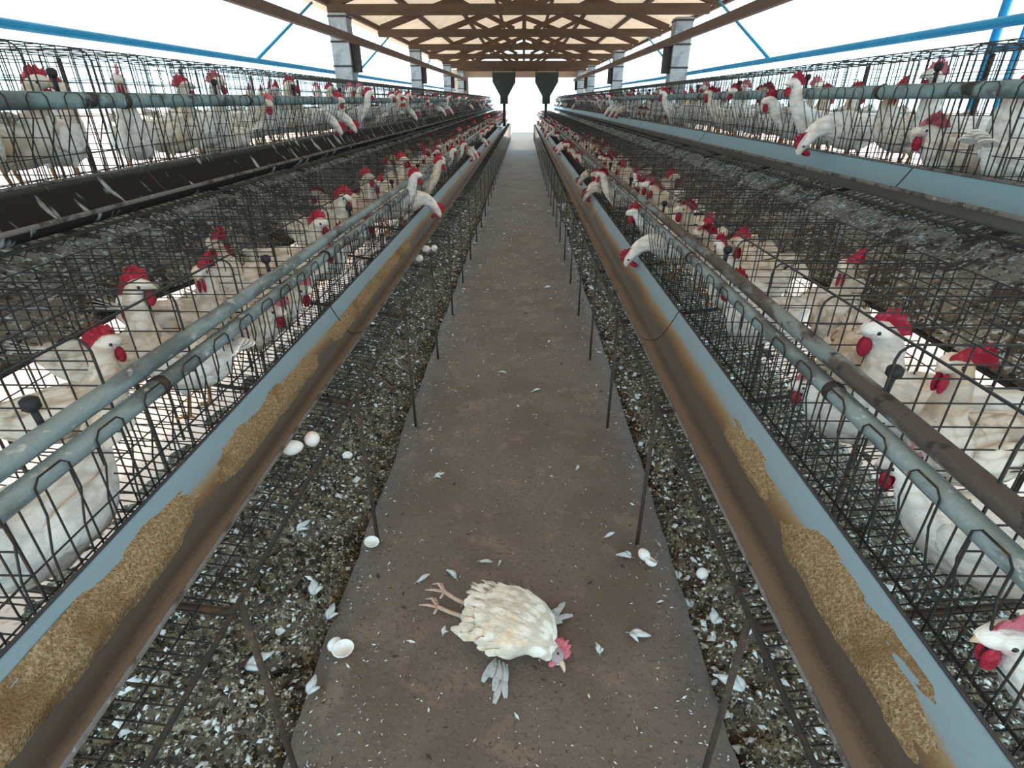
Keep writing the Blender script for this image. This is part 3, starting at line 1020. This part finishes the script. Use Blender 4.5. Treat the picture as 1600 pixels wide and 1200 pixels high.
def comb_mb(H, F, U, S, lean=0.35, size=1.0, nsp=5):
    m = MB()
    nu, nv = 22, 5
    for side in (1, -1):
        for i in range(nu + 1):
            t = i / nu
            a = 0.024 - 0.066 * t
            base = H + F * a + U * (0.020 - 0.016 * (t - 0.45) ** 2 * 2 - 0.004 - 0.006 * t)
            tri = abs(((t * nsp) % 1.0) * 2 - 1)
            hgt = size * (0.009 + 0.050 * math.sin(PI * min(1, 0.08 + t * 0.92)) ** 0.7 * (0.55 + 0.45 * (1 - tri)))
            for j in range(nv + 1):
                v = j / nv
                p = base + U * hgt * v * (1 - 0.35 * lean * v) - F * 0.014 * v * t + S * (lean * 0.055 * v * v * size) + S * side * 0.0038 * (1 - v * 0.75)
                m.v.append(tuple(p))
    n = nv + 1
    off = (nu + 1) * n
    for i in range(nu):
        for j in range(nv):
            q = (i * n + j, (i + 1) * n + j, (i + 1) * n + j + 1, i * n + j + 1)
            m.quad(*q)
            m.quad(*[off + x for x in q[::-1]])
        m.quad(i * n + nv, (i + 1) * n + nv, off + (i + 1) * n + nv, off + i * n + nv)
        m.quad(i * n, off + i * n, off + (i + 1) * n, (i + 1) * n)
    m.quad(*[j for j in range(n)], *[off + j for j in reversed(range(n))])
    m.quad(*[nu * n + j for j in reversed(range(n))], *[off + nu * n + j for j in range(n)])
    return m


def wing_mb(side, rest=0.0):
    m = MB()
    rows = [(.072, side * 0.056, .205 - rest, .006, .020), (.045, side * 0.067, .200 - rest, .012, .042), (.0, side * 0.072, .193 - rest, .013, .050), (-.05, side * 0.068, .192 - rest, .012, .044),
            (-.10, side * 0.052, .203 - rest, .010, .030), (-.145, side * .026, .218 - rest, .006, .016), (-.17, side * .015, .226 - rest, .002, .004)]
    m.loft(rows, 10, 2, jitter=0.002)
    return m


def tail_mb(rest=0.0, n=7):
    m = MB()
    for k in range(n):
        a = (k - (n - 1) / 2) / n
        L = 0.105 - 0.02 * abs(a)
        root = Vector((-.135, a * 0.03, .232 - rest))
        d = Vector((-0.80, a * 0.55, 0.55 - 0.5 * abs(a))).normalized()
        sd = Vector((0.35 * a, 0.35, 0.9)).cross(d).normalized()
        nn = d.cross(sd).normalized()
        n0 = len(m.v)
        for (f, wd) in ((0, .008), (.35, .016), (.75, .017), (.95, .010), (1.0, .003)):
            c = root + d * (L * f) - Vector((0, 0, 0.012 * f * f))
            for q in (sd * wd + nn * .0015, -sd * wd + nn * .0015, -sd * wd - nn * .0015, sd * wd - nn * .0015):
                m.v.append(tuple(c + q))
        for i in range(4):
            for j in range(4):
                m.quad(n0 + i * 4 + j, n0 + i * 4 + (j + 1) % 4, n0 + i * 4 + 4 + (j + 1) % 4, n0 + i * 4 + 4 + j)
        m.quad(n0 + 16, n0 + 17, n0 + 18, n0 + 19)
        m.quad(n0 + 3, n0 + 2, n0 + 1, n0)
    return m


def leg_mb(side, k=8):
    m = MB()
    y = side * 0.036
    m.tube([(-.005, y, .135), (.000, y * 1.05, .108), (-.010, y * 1.05, .090), (-.014, y * 1.05, .078)], [.030, .024, .013, .008], k, m=0)
    m.tube([(-.013, y * 1.05, .085), (-.014, y * 1.05, .070), (.0, y * 1.1, .014), (.002, y * 1.1, .006)], [.0065, .006, .0055, .006], 6, m=1)
    for (dx, dy) in ((.040, 0), (.030, .022), (.030, -.022), (-.020, 0)):
        m.tube([(.002, y * 1.1, .006), (.002 + dx * .6, y * 1.1 + dy * .6, .006), (.002 + dx, y * 1.1 + dy, .003)], [.005, .004, .0018], 5, m=1)
    return m


def hen_meshes(pose, dirty):
    fm = M['feather_dirty'] if dirty else M['feather']
    lying = pose in LYING
    rest = 0.095 if lying else LOW
    H, F, U, S = head_frame(pose)
    rows = (BODY_REST if lying else BODY) + NECKS[pose]
    full = {}
    m = MB(); m.loft(rows, 14, 3, jitter=0.004); full['body'] = [m.mesh('body', fm)]
    cb = comb_mb(H, F, U, S, 0.60 if dirty else 0.2, 1.1 if dirty else 0.95)
    full['comb'] = [cb.mesh('comb', M['comb'] if RN.random() < .75 else M['comb_pale'])]
    FR = Matrix((F, S, U)).transposed()
    wt = []
    for s in (-1, 1):
        w_ = MB(); w_.ball(H + F * .016 - U * .034 + S * s * .0070, (.0125, .0050, .022), 8, 6, frame=FR); wt.append(w_)
    full['wattle'] = [x.mesh('wattle', M['comb']) for x in wt]
    bk = MB(); bk.tube([H + F * .010, H + F * .026 - U * .002, H + F * .036 - U * .005, H + F * .042 - U * .010], [.0105, .0085, .005, .0012], 8)
    full['beak'] = [bk.mesh('beak', M['beak'])]
    ey = []
    for s in (-1, 1):
        e = MB(); e.ball(H + F * .004 + U * .005 + S * s * .0195, .0050, 8, 6); ey.append(e)
    full['eye'] = [x.mesh('eye', M['eye']) for x in ey]
    fc = []
    for s in (-1, 1):
        e = MB(); e.ball(H + F * .003 + U * .001 + S * s * .0160, (.0145, .0048, .0135), 10, 6, frame=FR); fc.append(e)
    full['face'] = [x.mesh('face', M['face']) for x in fc]
    full['wing'] = [wing_mb(s, rest).mesh('wing', fm) for s in (-1, 1)]
    full['tail'] = [tail_mb(rest).mesh('tail', fm, smooth=False)]
    if not lying:
        full['leg'] = [leg_mb(s).mesh('leg', [fm, M['leg']]) for s in (-1, 1)]
    # plain copy for hens too small to show everything
    I = Matrix.Identity(4)
    m = MB(); m.loft(rows, 10, 2, jitter=0.003)
    for s in (-1, 1):
        m.add(wing_mb(s, rest), I)
    m.add(tail_mb(rest, 5), I)
    if not lying:
        for s in (-1, 1):
            m.add(leg_mb(s, 6), I)
    nb = len(m.f)
    mid = {'body': [m.mesh('body', [fm, M['leg']])], 'comb': full['comb']}
    m2 = MB()
    for x in wt:
        m2.add(x, I)
    mid['wattle'] = [m2.mesh('wattle', M['comb'])]
    m3 = MB()
    m3.add(bk, I)
    mid['beak'] = [m3.mesh('beak', M['beak'])]
    # single mesh for the far ones
    far = MB()
    far.loft(rows, 7, 1)
    far.add(comb_mb(H, F, U, S, 0.3, 1.1, 3), I, 1)
    far.add(m2, I, 1)
    return full, mid, far


HM = {}
for pose in NECKS:
    for dirty in (False, True):
        HM[(pose, dirty)] = hen_meshes(pose, dirty)

LABELS = set()


def hen(pose, dirty, loc, yaw, label, scale=1.0, group=None, detail=None):
    assert label not in LABELS or group, label
    LABELS.add(label)
    root = thing('hen', label, 'hen', loc, yaw, group, scale)
    dist = (Vector(loc) - EYEV).length
    full, mid, _ = HM[(pose, dirty)]
    src = full if dist < 3.3 else mid
    for pn, mes in src.items():
        for me in mes:
            link(pn, me, root)
    return root


# hens placed as the photograph shows them: tier, pose, dirty, d, y, yaw (degrees, 0 = facing the aisle), scale, label
SPECIAL = [
    ('lower left', 'standing', True, 1.08, 1.09, 40, 0.80, 'cream hen with drooping red comb looking right above the left tubes'),
    ('lower left', 'resting', False, 0.92, 0.80, -88, 1.02, 'large white hen lying along the bars at the left edge, head unseen'),
    ('lower left', 'standing', False, 0.95, 1.38, 165, 0.90, 'white hen turned away with orange feet below the left tubes'),
    ('lower left', 'tall', True, 1.14, 1.34, 20, 0.86, 'hen with raised dark red comb just behind the cream hen'),
    ('lower left', 'turned_right', True, 1.10, 1.62, 10, 0.92, 'white hen with pale chest behind the rounded left partition'),
    ('lower left', 'reaching', False, 0.945, 3.84, 0, 0.98, 'upright hen with neck through the bars above the lower left trough'),
    ('lower left', 'feeding', False, 0.885, 4.10, 0, 1.0, 'hen bowing out over the lower left trough beside the upright hen'),
    ('lower right', 'leaning', True, 0.94, 1.42, -66, 0.94, 'hen with lowered head facing the camera above the right tubes'),
    ('lower right', 'tall', True, 1.05, 1.72, -50, 0.90, 'hen with bright wattle behind the lowered-head hen on the right'),
    ('lower right', 'huddled', False, 0.885, 0.78, 50, 0.94, 'white hen with pink face lying low in the near right cage'),
    ('lower right', 'huddled', False, 0.91, 1.26, 12, 0.86, 'hen sitting near the bars below the right tubes, face to trough'),
    ('lower right', 'huddled', False, 0.86, 0.49, 10, 0.95, 'hen cut off by the bottom right corner of the picture'),
    ('lower right', 'feeding', False, 0.815, 2.86, 0, 0.95, 'hen with its dark red comb over the lower right trough'),
    ('lower right', 'leaning', False, 0.845, 3.16, 0, 0.90, 'hen leaning out just beyond the hen at the lower right trough'),
    ('upper right', 'reaching', False, 1.51, 3.03, -8, 1.04, 'tall-necked hen poking out over the upper right water pipe'),
    ('upper right', 'leaning', False, 1.53, 3.32, -6, 1.0, 'hen leaning out under the pipe, left of the tall-necked hen'),
    ('upper right', 'feeding', False, 1.50, 2.74, -10, 1.04, 'hen bowing into the blue upper right trough, big comb drooping'),
    ('upper right', 'huddled', True, 1.58, 2.09, 6, 1.10, 'hen with pale face and folded pink comb low behind right bars'),
    ('upper right', 'tall', False, 1.60, 2.27, 5, 0.97, 'hen raising its head above the pipe at top right'),
    ('upper right', 'resting', False, 1.57, 1.82, 176, 1.10, 'large white hen turned away in the nearest upper right cage'),
    ('upper left', 'tall', False, 1.52, 2.30, -55, 0.96, 'hen facing the camera with tall red comb above the left pipe'),
    ('upper left', 'tall', True, 1.55, 2.58, 48, 0.92, 'hen in profile with swept-back comb above the left pipe'),
    ('upper left', 'tall', False, 1.56, 2.86, 40, 0.98, 'white-headed hen in profile behind the swept-back comb hen'),
    ('upper left', 'leaning', True, 1.56, 3.18, 0, 0.95, 'hen thrusting its red head out below the upper left pipe'),
    ('upper left', 'standing', False, 1.57, 1.97, 100, 0.98, 'large white hen side-on in the nearest upper left cage'),
]
BLOCK = []
for tier, pose, dirty, d, y, yw, sc, lab in SPECIAL:
    t = T[tier]
    s = t['s']
    z = floor_z(t, d) + 0.004
    yaw = math.radians(yw) if s < 0 else PI - math.radians(yw)
    hen(pose, dirty, (s * d, y, z), yaw, lab, sc * (1.10 if T[tier]['up'] is False else 0.98))
    BLOCK.append((tier, d, y))

POSES = ['standing', 'standing', 'turned_left', 'turned_right', 'tall', 'tall', 'turned_left', 'turned_right', 'standing', 'huddled', 'resting', 'feeding', 'leaning', 'reaching']
INSIDE = POSES[:-3]
OUT_FROM = {'lower left': 4.4, 'lower right': 3.5, 'upper left': 3.5, 'upper right': 3.8}
Y_FAR = 10.0
count = 0
far_mb = {}
for tier, t in T.items():
    s = t['s']
    comp = 0
    y = Y0
    while y < Y_END - 0.5:
        yc = y + PITCH_C / 2
        vis = in_view((s * (t['front'] + 0.12), yc, t['zf'] + 0.15), 60)
        if vis:
            comp += 1
        for side, word in ((-1, 'nearer'), (1, 'farther')):
            yy = yc + side * 0.066 + RN.uniform(-.008, .008)
            pose = RN.choice(POSES if yy > OUT_FROM[tier] else INSIDE)
            dirty = RN.random() < (0.6 if not t['up'] else 0.3)
            depth = t['back'] - t['front']
            if pose in ('feeding', 'leaning', 'reaching'):
                d = t['front'] + RN.uniform(0.10, 0.16) if pose != 'leaning' else t['front'] + RN.uniform(0.14, 0.2)
                yw = RN.uniform(-8, 8)
            else:
                back = RN.random() < 0.22
                d = t['front'] + (0.20 if not back else 0.17) + RN.uniform(0, max(0.0, depth - 0.37))
                yw = RN.uniform(-24, 24) + (180 if back else 0)
            if any(b[0] == tier and abs(b[2] - yy) < 0.125 and abs(b[1] - d) < 0.30 for b in BLOCK):
                continue
            z = floor_z(t, d) + 0.004
            yaw = math.radians(yw) if s < 0 else PI - math.radians(yw)
            sc = RN.uniform(0.98, 1.10) if not t['up'] else RN.uniform(0.92, 1.0)
            if yy > Y_FAR:
                mt = Matrix.Translation((s * d, yy, z)) @ Matrix.Rotation(yaw, 4, 'Z') @ Matrix.Scale(sc, 4)
                far_mb.setdefault('all', MB()).add(HM[(pose, dirty)][2], mt)
            elif vis:
                look = 'soiled' if dirty else 'white'
                if abs(yw) > 90:
                    ptxt = 'crouching tail outward' if pose in LYING else 'facing inward'
                else:
                    ptxt = POSE_TEXT[pose]
                lab = '%s hen %s, %s of two in %s %s compartment from camera' % (look, ptxt, word, nth(comp), tier)
                hen(pose, dirty, (s * d, yy, z), yaw, lab, sc, 'caged hens of the %s tier' % tier)
                count += 1
        y += PITCH_C

o = far_mb['all'].build('distant_hens', [M['feather'], M['comb']])
tag(o, 'crowd of tiny white hens in the cages at the far end of the shed', 'hens', kind='stuff')

# ------------------------------------------------------------------ the dead hen on the walkway
c0 = at(792, 968, 0.07)
hd = at(862, 992, 0.05) - at(716, 948, 0.05)
ang = math.atan2(hd.y, hd.x)
root = thing('dead_hen', 'dead cream-white hen lying on the brown walkway', 'hen', (c0.x, c0.y, 0.0), ang)
m = MB()
m.loft([(-.138, .004, .035, .012, .012), (-.118, .005, .050, .050, .036), (-.082, .004, .064, .088, .054), (-.036, .0, .072, .112, .066), (.020, -.002, .072, .118, .068),
        (.075, -.006, .064, .104, .060), (.115, -.018, .050, .075, .046), (.140, -.032, .038, .042, .034), (.152, -.030, .032, .026, .025), (.166, -.038, .028, .019, .019),
        (.178, -.044, .026, .015, .015), (.186, -.048, .025, .008, .009)], 20, 3, jitter=0.008)
m.build('body', M['feather_dirty'], root)
# overlapping plumage
m = MB()
rr = random.Random(3)


def plume(m, p, d, up, L, W):
    d = d.normalized()
    sd = d.cross(up).normalized()
    n0 = len(m.v)
    for (f, wd, h) in ((0, .4, -.001), (.4, 1, .003), (.8, .95, .0035), (1.0, .5, .0)):
        c = p + d * (L * f) + up * h
        m.v += [tuple(c + sd * W * wd), tuple(c + up * .003), tuple(c - sd * W * wd)]
    for i in range(3):
        m.quad(n0 + i * 3, n0 + i * 3 + 1, n0 + i * 3 + 4, n0 + i * 3 + 3)
        m.quad(n0 + i * 3 + 1, n0 + i * 3 + 2, n0 + i * 3 + 5, n0 + i * 3 + 4)


for k in range(120):
    x = rr.uniform(-.105, .07)
    hw = 0.116 * math.sqrt(max(0.05, 1 - ((x - 0.01) / 0.155) ** 2))
    a = rr.uniform(-1.0, 1.0) * PI / 2
    hh = 0.068 * hw / 0.118
    nrm_ = Vector((0, math.sin(a) / 0.118, math.cos(a) / 0.068)).normalized()
    p = Vector((x, hw * math.sin(a), 0.068 + hh * math.cos(a)))
    plume(m, p + nrm_ * -.0045, Vector((-1, 0.25 * math.sin(a) + rr.uniform(-.15, .15), -.02)), nrm_, rr.uniform(.034, .055), rr.uniform(.009, .015))
m.build('plumage', [M['feather_dirty']], root)
H, F = Vector((.172, -.040, .032)), Vector((.75, -.62, -.18)).normalized()
S = Vector((-.35, -.25, 0.9)).cross(F).normalized()
U = Vector((.62, .72, .30)).normalized()
S = U.cross(F).normalized()
U = F.cross(S).normalized()
m = MB(); m.ball(H, (.026, .021, .022), 12, 8, frame=Matrix((F, S, U)).transposed()); m.build('head', M['dead_face'], root)
comb_mb(H + U * .004, F, U, S, 0.1, 0.72).build('comb', M['comb_pale'], root)
m = MB(); m.tube([H + F * .014, H + F * .032, H + F * .046 - U * .004, H + F * .052 - U * .008], [.011, .008, .0045, .001], 8); m.build('beak', M['beak'], root)
m = MB(); m.ball(H + F * .006 + U * .004 - S * .020 + Vector((0, 0, .001)), .0042, 8, 6); m.build('eye', M['eye'], root)
m = MB(); m.ball(H + F * .012 - U * .022, (.010, .006, .014), 8, 6, frame=Matrix((F, S, U)).transposed()); m.build('wattle', M['comb_pale'], root)
for (y0, y1, z) in ((.020, .062, .040), (-.008, .010, .022)):
    m = MB()
    hip, ank = Vector((-.095, y0, z + .01)), Vector((-.195, (y0 + y1) / 2, z))
    foot = Vector((-.245, y1 * .95, z - .004))
    m.tube([hip, hip + (ank - hip) * .35, hip + (ank - hip) * .6], [.030, .018, .009], 8, m=0)
    m.tube([hip + (ank - hip) * .45, ank, foot], [.0075, .0062, .0065], 8, m=1)
    for (dx, dy, dz) in ((-.066, -.010, .006), (-.056, .018, .012), (-.042, .030, .0), (-.006, -.024, -.006)):
        m.tube([foot, foot + Vector((dx * .55, dy * .9, dz)), foot + Vector((dx, dy, -.006 + dz * .2))], [.0055, .0042, .0018], 6, m=1)
    m.build('leg', [M['feather_dirty'], M['leg_pale']], root)
for (base, dirs) in ((Vector((.000, -.100, .016)), [(-.10, -.75), (.18, -.9), (.42, -.95), (.05, -1.0)]), (Vector((.095, .075, .018)), [(.35, .62), (.6, .5), (.15, .75)])):
    m = MB()
    for k, (dx, dy) in enumerate(dirs):
        plume(m, base + Vector((k * .012, 0, -.003 * k)), Vector((dx, dy, -.06)), Vector((0, 0, 1)), .080 + .014 * k, .010)
        plume(m, base + Vector((k * .012 + .004, -.01, -.003 * k + .002)), Vector((dx + .15, dy, -.05)), Vector((0, 0, 1)), .052, .009)
    m.build('wing_feathers', M['grey_plume'], root)


# ------------------------------------------------------------------ feathers, eggs and shells
def egg(p, label, tilt=0.3, rz=0.0, group=None, sc=1.0):
    root = MB()
    k, h = 14, 10
    pr = [(0.021 * math.sin(PI * i / h) * (1 + 0.14 * math.cos(PI * i / h)), -0.028 * math.cos(PI * i / h)) for i in range(h + 1)]
    for (r, z) in pr:
        for j in range(k):
            a = 2 * PI * j / k
            root.v.append((z * sc, max(r, .0004) * math.cos(a) * sc, max(r, .0004) * math.sin(a) * sc))
    for i in range(h):
        for j in range(k):
            root.quad(i * k + j, i * k + (j + 1) % k, i * k + k + (j + 1) % k, i * k + k + j)
    o = root.build('egg', M['egg'])
    o.location = (p[0], p[1], p[2] + 0.021 * sc)
    o.rotation_euler = (0, tilt, rz)
    return tag(o, label, 'egg', group)


def tray_pt(t, px, py):
    td, tz = t['tray']
    z = tz + 0.012
    for _ in range(4):
        p = at(px, py, z + 0.021)
        d = abs(p.x)
        z = tz + (t['zf'] - tz) * (d - td) / (t['front'] - td)
    return Vector((p.x, p.y, z + 0.002))


egg(tray_pt(LLt, 458, 700), 'white egg beside the lower left trough on the near egg tray', 0.1, 0.6)
egg(tray_pt(LLt, 488, 686), 'white egg on the near left egg tray, farther one of the close pair', 0.1, 1.9)
egg(tray_pt(LLt, 666, 389), 'white egg left of a pair on the far left egg tray', 0.1, 0.4)
egg(tray_pt(LLt, 679, 388), 'white egg right of a pair on the far left egg tray', 0.1, 1.4)
egg(tray_pt(LLt, 655, 404), 'white egg in front of the pair on the far left egg tray', 0.1, 2.4)
for (x, y, lab, sc, s) in ((1098, 895, 'round white egg sunk in manure right of the walkway', 1.0, 1), (1172, 976, 'tiny white egg under the lower right egg tray', .55, 1), (543, 710, 'white egg lying in manure left of the walkway', .9, -1)):
    p = at(x, y, 0.02)
    z = ridge_z(abs(p.x), p.y, s)
    p = at(x, y, z + 0.02)
    z = ridge_z(abs(p.x), p.y, s)
    egg((p.x, p.y, z - 0.006), lab, 0.4, 1.0, None, sc)
p = at(523, 1006, 0.02)
egg((p.x, p.y, 0.0), 'white egg beside a broken shell on the left walkway edge', 0.2, 1.3, None, 0.9)
p = at(1006, 866, 0.02)
egg((p.x, p.y, 0.0), 'white egg on the right walkway edge below a support leg', 0.1, 1.9, None, 0.95)


def shell(p, label, rz, r=0.024):
    m = MB()
    k, h = 14, 6
    for lay in (1.0, 0.93):
        for i in range(h + 1):
            a = PI * 0.55 * i / h
            for j in range(k):
                b = 2 * PI * j / k
                rag = 1 - (0.22 * abs(math.sin(b * 2.5)) if i == h else 0)
                m.v.append((lay * r * math.sin(a) * math.cos(b) * 1.3, lay * r * math.sin(a) * math.sin(b), r - lay * r * math.cos(a) * rag))
    n = (h + 1) * k
    for i in range(h):
        for j in range(k):
            q = (i * k + j, i * k + (j + 1) % k, i * k + k + (j + 1) % k, i * k + k + j)
            m.quad(*q)
            m.quad(*[n + x for x in q[::-1]])
    for j in range(k):
        m.quad(h * k + j, h * k + (j + 1) % k, n + h * k + (j + 1) % k, n + h * k + j)
    o = m.build('egg_shell', M['egg'])
    o.location = p
    o.rotation_euler = (0.5, 0.2, rz)
    return tag(o, label, 'eggshell')


p = at(533, 1016, 0.005); shell((p.x, p.y, 0.002), 'broken half eggshell beside an egg on the left walkway edge', 0.6, 0.026)
p = at(1013, 882, 0.005); shell((p.x, p.y, 0.002), 'broken white shell in front of the egg on the right walkway edge', 1.9, 0.022)
p = at(580, 848, 0.005); shell((p.x, p.y, 0.001), 'flat white shell piece at the foot of a left support leg', 0.2, 0.022)


def feather(p, label, rz, L=0.05, curl=0.4, fork=False, name='feather'):
    m = MB()
    def blade(a, L, W, cz):
        d = Vector((math.cos(a), math.sin(a), 0))
        s_ = Vector((-math.sin(a), math.cos(a), 0))
        n0 = len(m.v)
        N = 7
        for i in range(N + 1):
            f = i / N
            wd = W * math.sin(PI * min(1, 0.08 + f * .9)) ** .8 + .0006
            c = d * (L * f) + s_ * (cz * L * f * f) + Vector((0, 0, .004 + .010 * math.sin(PI * f)))
            m.v += [tuple(c + s_ * wd - Vector((0, 0, .003))), tuple(c + Vector((0, 0, .002))), tuple(c - s_ * wd - Vector((0, 0, .003))), tuple(c - Vector((0, 0, .0015)))]
        for i in range(N):
            for j in range(4):
                m.quad(n0 + i * 4 + j, n0 + i * 4 + (j + 1) % 4, n0 + i * 4 + 4 + (j + 1) % 4, n0 + i * 4 + 4 + j)
    blade(0, L, L * .20, curl)
    if fork:
        blade(0.7, L * .8, L * .16, -curl)
        blade(-0.9, L * .6, L * .14, curl)
    m.tube([(0, 0, .004), (-L * .25, -.1 * L, .002)], .0008, 4)
    o = m.build(name, M['chip_white'])
    o.location = (p.x, p.y, p.z + .001)
    o.rotation_euler = (0, 0, rz)
    return tag(o, label, 'feather', 'feathers lying about the walkway')


FE = [
    (680, 746, 'fluffy white feather left of the walkway middle, beyond the dead hen', 0.3, .045, True),
    (985, 990, 'wispy feather tuft on the walkway right of the dead hen', -.5, .06, True),
    (936, 1022, 'small forked feather right of the dead hen\'s head', 1.4, .035, True),
    (945, 840, 'small white feather near the right walkway edge, beyond the dead hen', .2, .045, False),
    (712, 905, 'curled feather just above the dead hen\'s feet', 2.0, .05, False),
    (652, 910, 'white feather left of and above the dead hen\'s feet', .4, .05, False),
    (692, 992, 'tiny grey feather left of and below the dead hen', 1.1, .03, True),
    (750, 878, 'thin curled feather above the dead hen\'s tail', -.4, .045, False),
    (779, 884, 'tiny white fluff directly above the dead hen', .9, .022, False),
    (985, 872, 'forked white feather left of the egg on the right edge', 2.6, .05, True),
    (482, 1085, 'white feather at the lower left corner of the walkway', 1.2, .055, True),
    (852, 450, 'pale feather far along the walkway, right of its middle', .3, .06, True),
    (900, 735, 'small feather beside a dark speck right of the walkway middle', .8, .035, False),
    (832, 612, 'pale feather in the middle distance of the walkway', .2, .05, False),
    (780, 582, 'small feather left of centre in the walkway\'s middle distance', -.6, .045, False),
]
for (x, y, lab, rz, L, fk) in FE:
    feather(at(x, y, 0.003), lab, rz, L, 0.35, fk)
for (x, y, lab, rz, L, s) in ((385, 1042, 'large white feather on manure at the lower left', .3, .075, -1), (490, 930, 'white looped feather on manure beside the left walkway edge', 1.6, .065, -1), (465, 830, 'white feather on manure beneath the near left egg tray', .8, .06, -1),
                              (512, 968, 'white plume hanging off the left walkway edge', 1.2, .06, -1), (1160, 1080, 'large white feather on manure at the lower right', 2.2, .08, 1), (1080, 950, 'white feather tuft on manure beside the right walkway edge', 2.0, .06, 1),
                              (1115, 975, 'white feather tuft on manure between walkway and right egg tray', 1.0, .06, 1), (1060, 905, 'bluish-white feather just off the right walkway edge', 1.8, .055, 1)):
    p = at(x, y, 0.0)
    for _ in range(3):
        z = ridge_z(abs(p.x), p.y, s) + .012
        p = at(x, y, z)
    feather(p, lab, rz, L, 0.35, True)

# specks of down, grit and droppings on the walkway
c = MB()
rr = random.Random(77)
for k in range(2600):
    y = 0.75 + 8.5 * rr.random() ** 1.7
    x = XL + .02 + (XR - XL - .04) * rr.random()
    if rr.random() < .35:
        x = (XL + .02 + abs(rr.gauss(0, .09))) if rr.random() < .5 else (XR - .02 - abs(rr.gauss(0, .09)))
    sz = rr.uniform(.0010, .0034) * (1 + .12 * y) * (2.2 if rr.random() < .05 else 1)
    a = rr.random() * 2 * PI
    ex = Vector((math.cos(a), math.sin(a), 0)) * sz * rr.uniform(1, 2.2)
    ey = Vector((-math.sin(a), math.cos(a), 0)) * sz * .6
    p = Vector((x, y, .0012))
    kd = rr.random()
    mm = 0 if kd < .45 else (1 if kd < .72 else 2)
    n0 = len(c.v)
    for q in (p - ex, p - ey, p + ex, p + ey, p + Vector((0, 0, sz * .9))):
        c.v.append(tuple(q))
    for i in range(4):
        c.quad(n0 + i, n0 + (i + 1) % 4, n0 + 4, m=mm)
o = c.build('floor_litter', [M['chip_white'], M['chip_tan'], M['chip_dark']], smooth=False)
tag(o, 'specks of down and droppings scattered over the brown walkway', 'litter', kind='stuff')
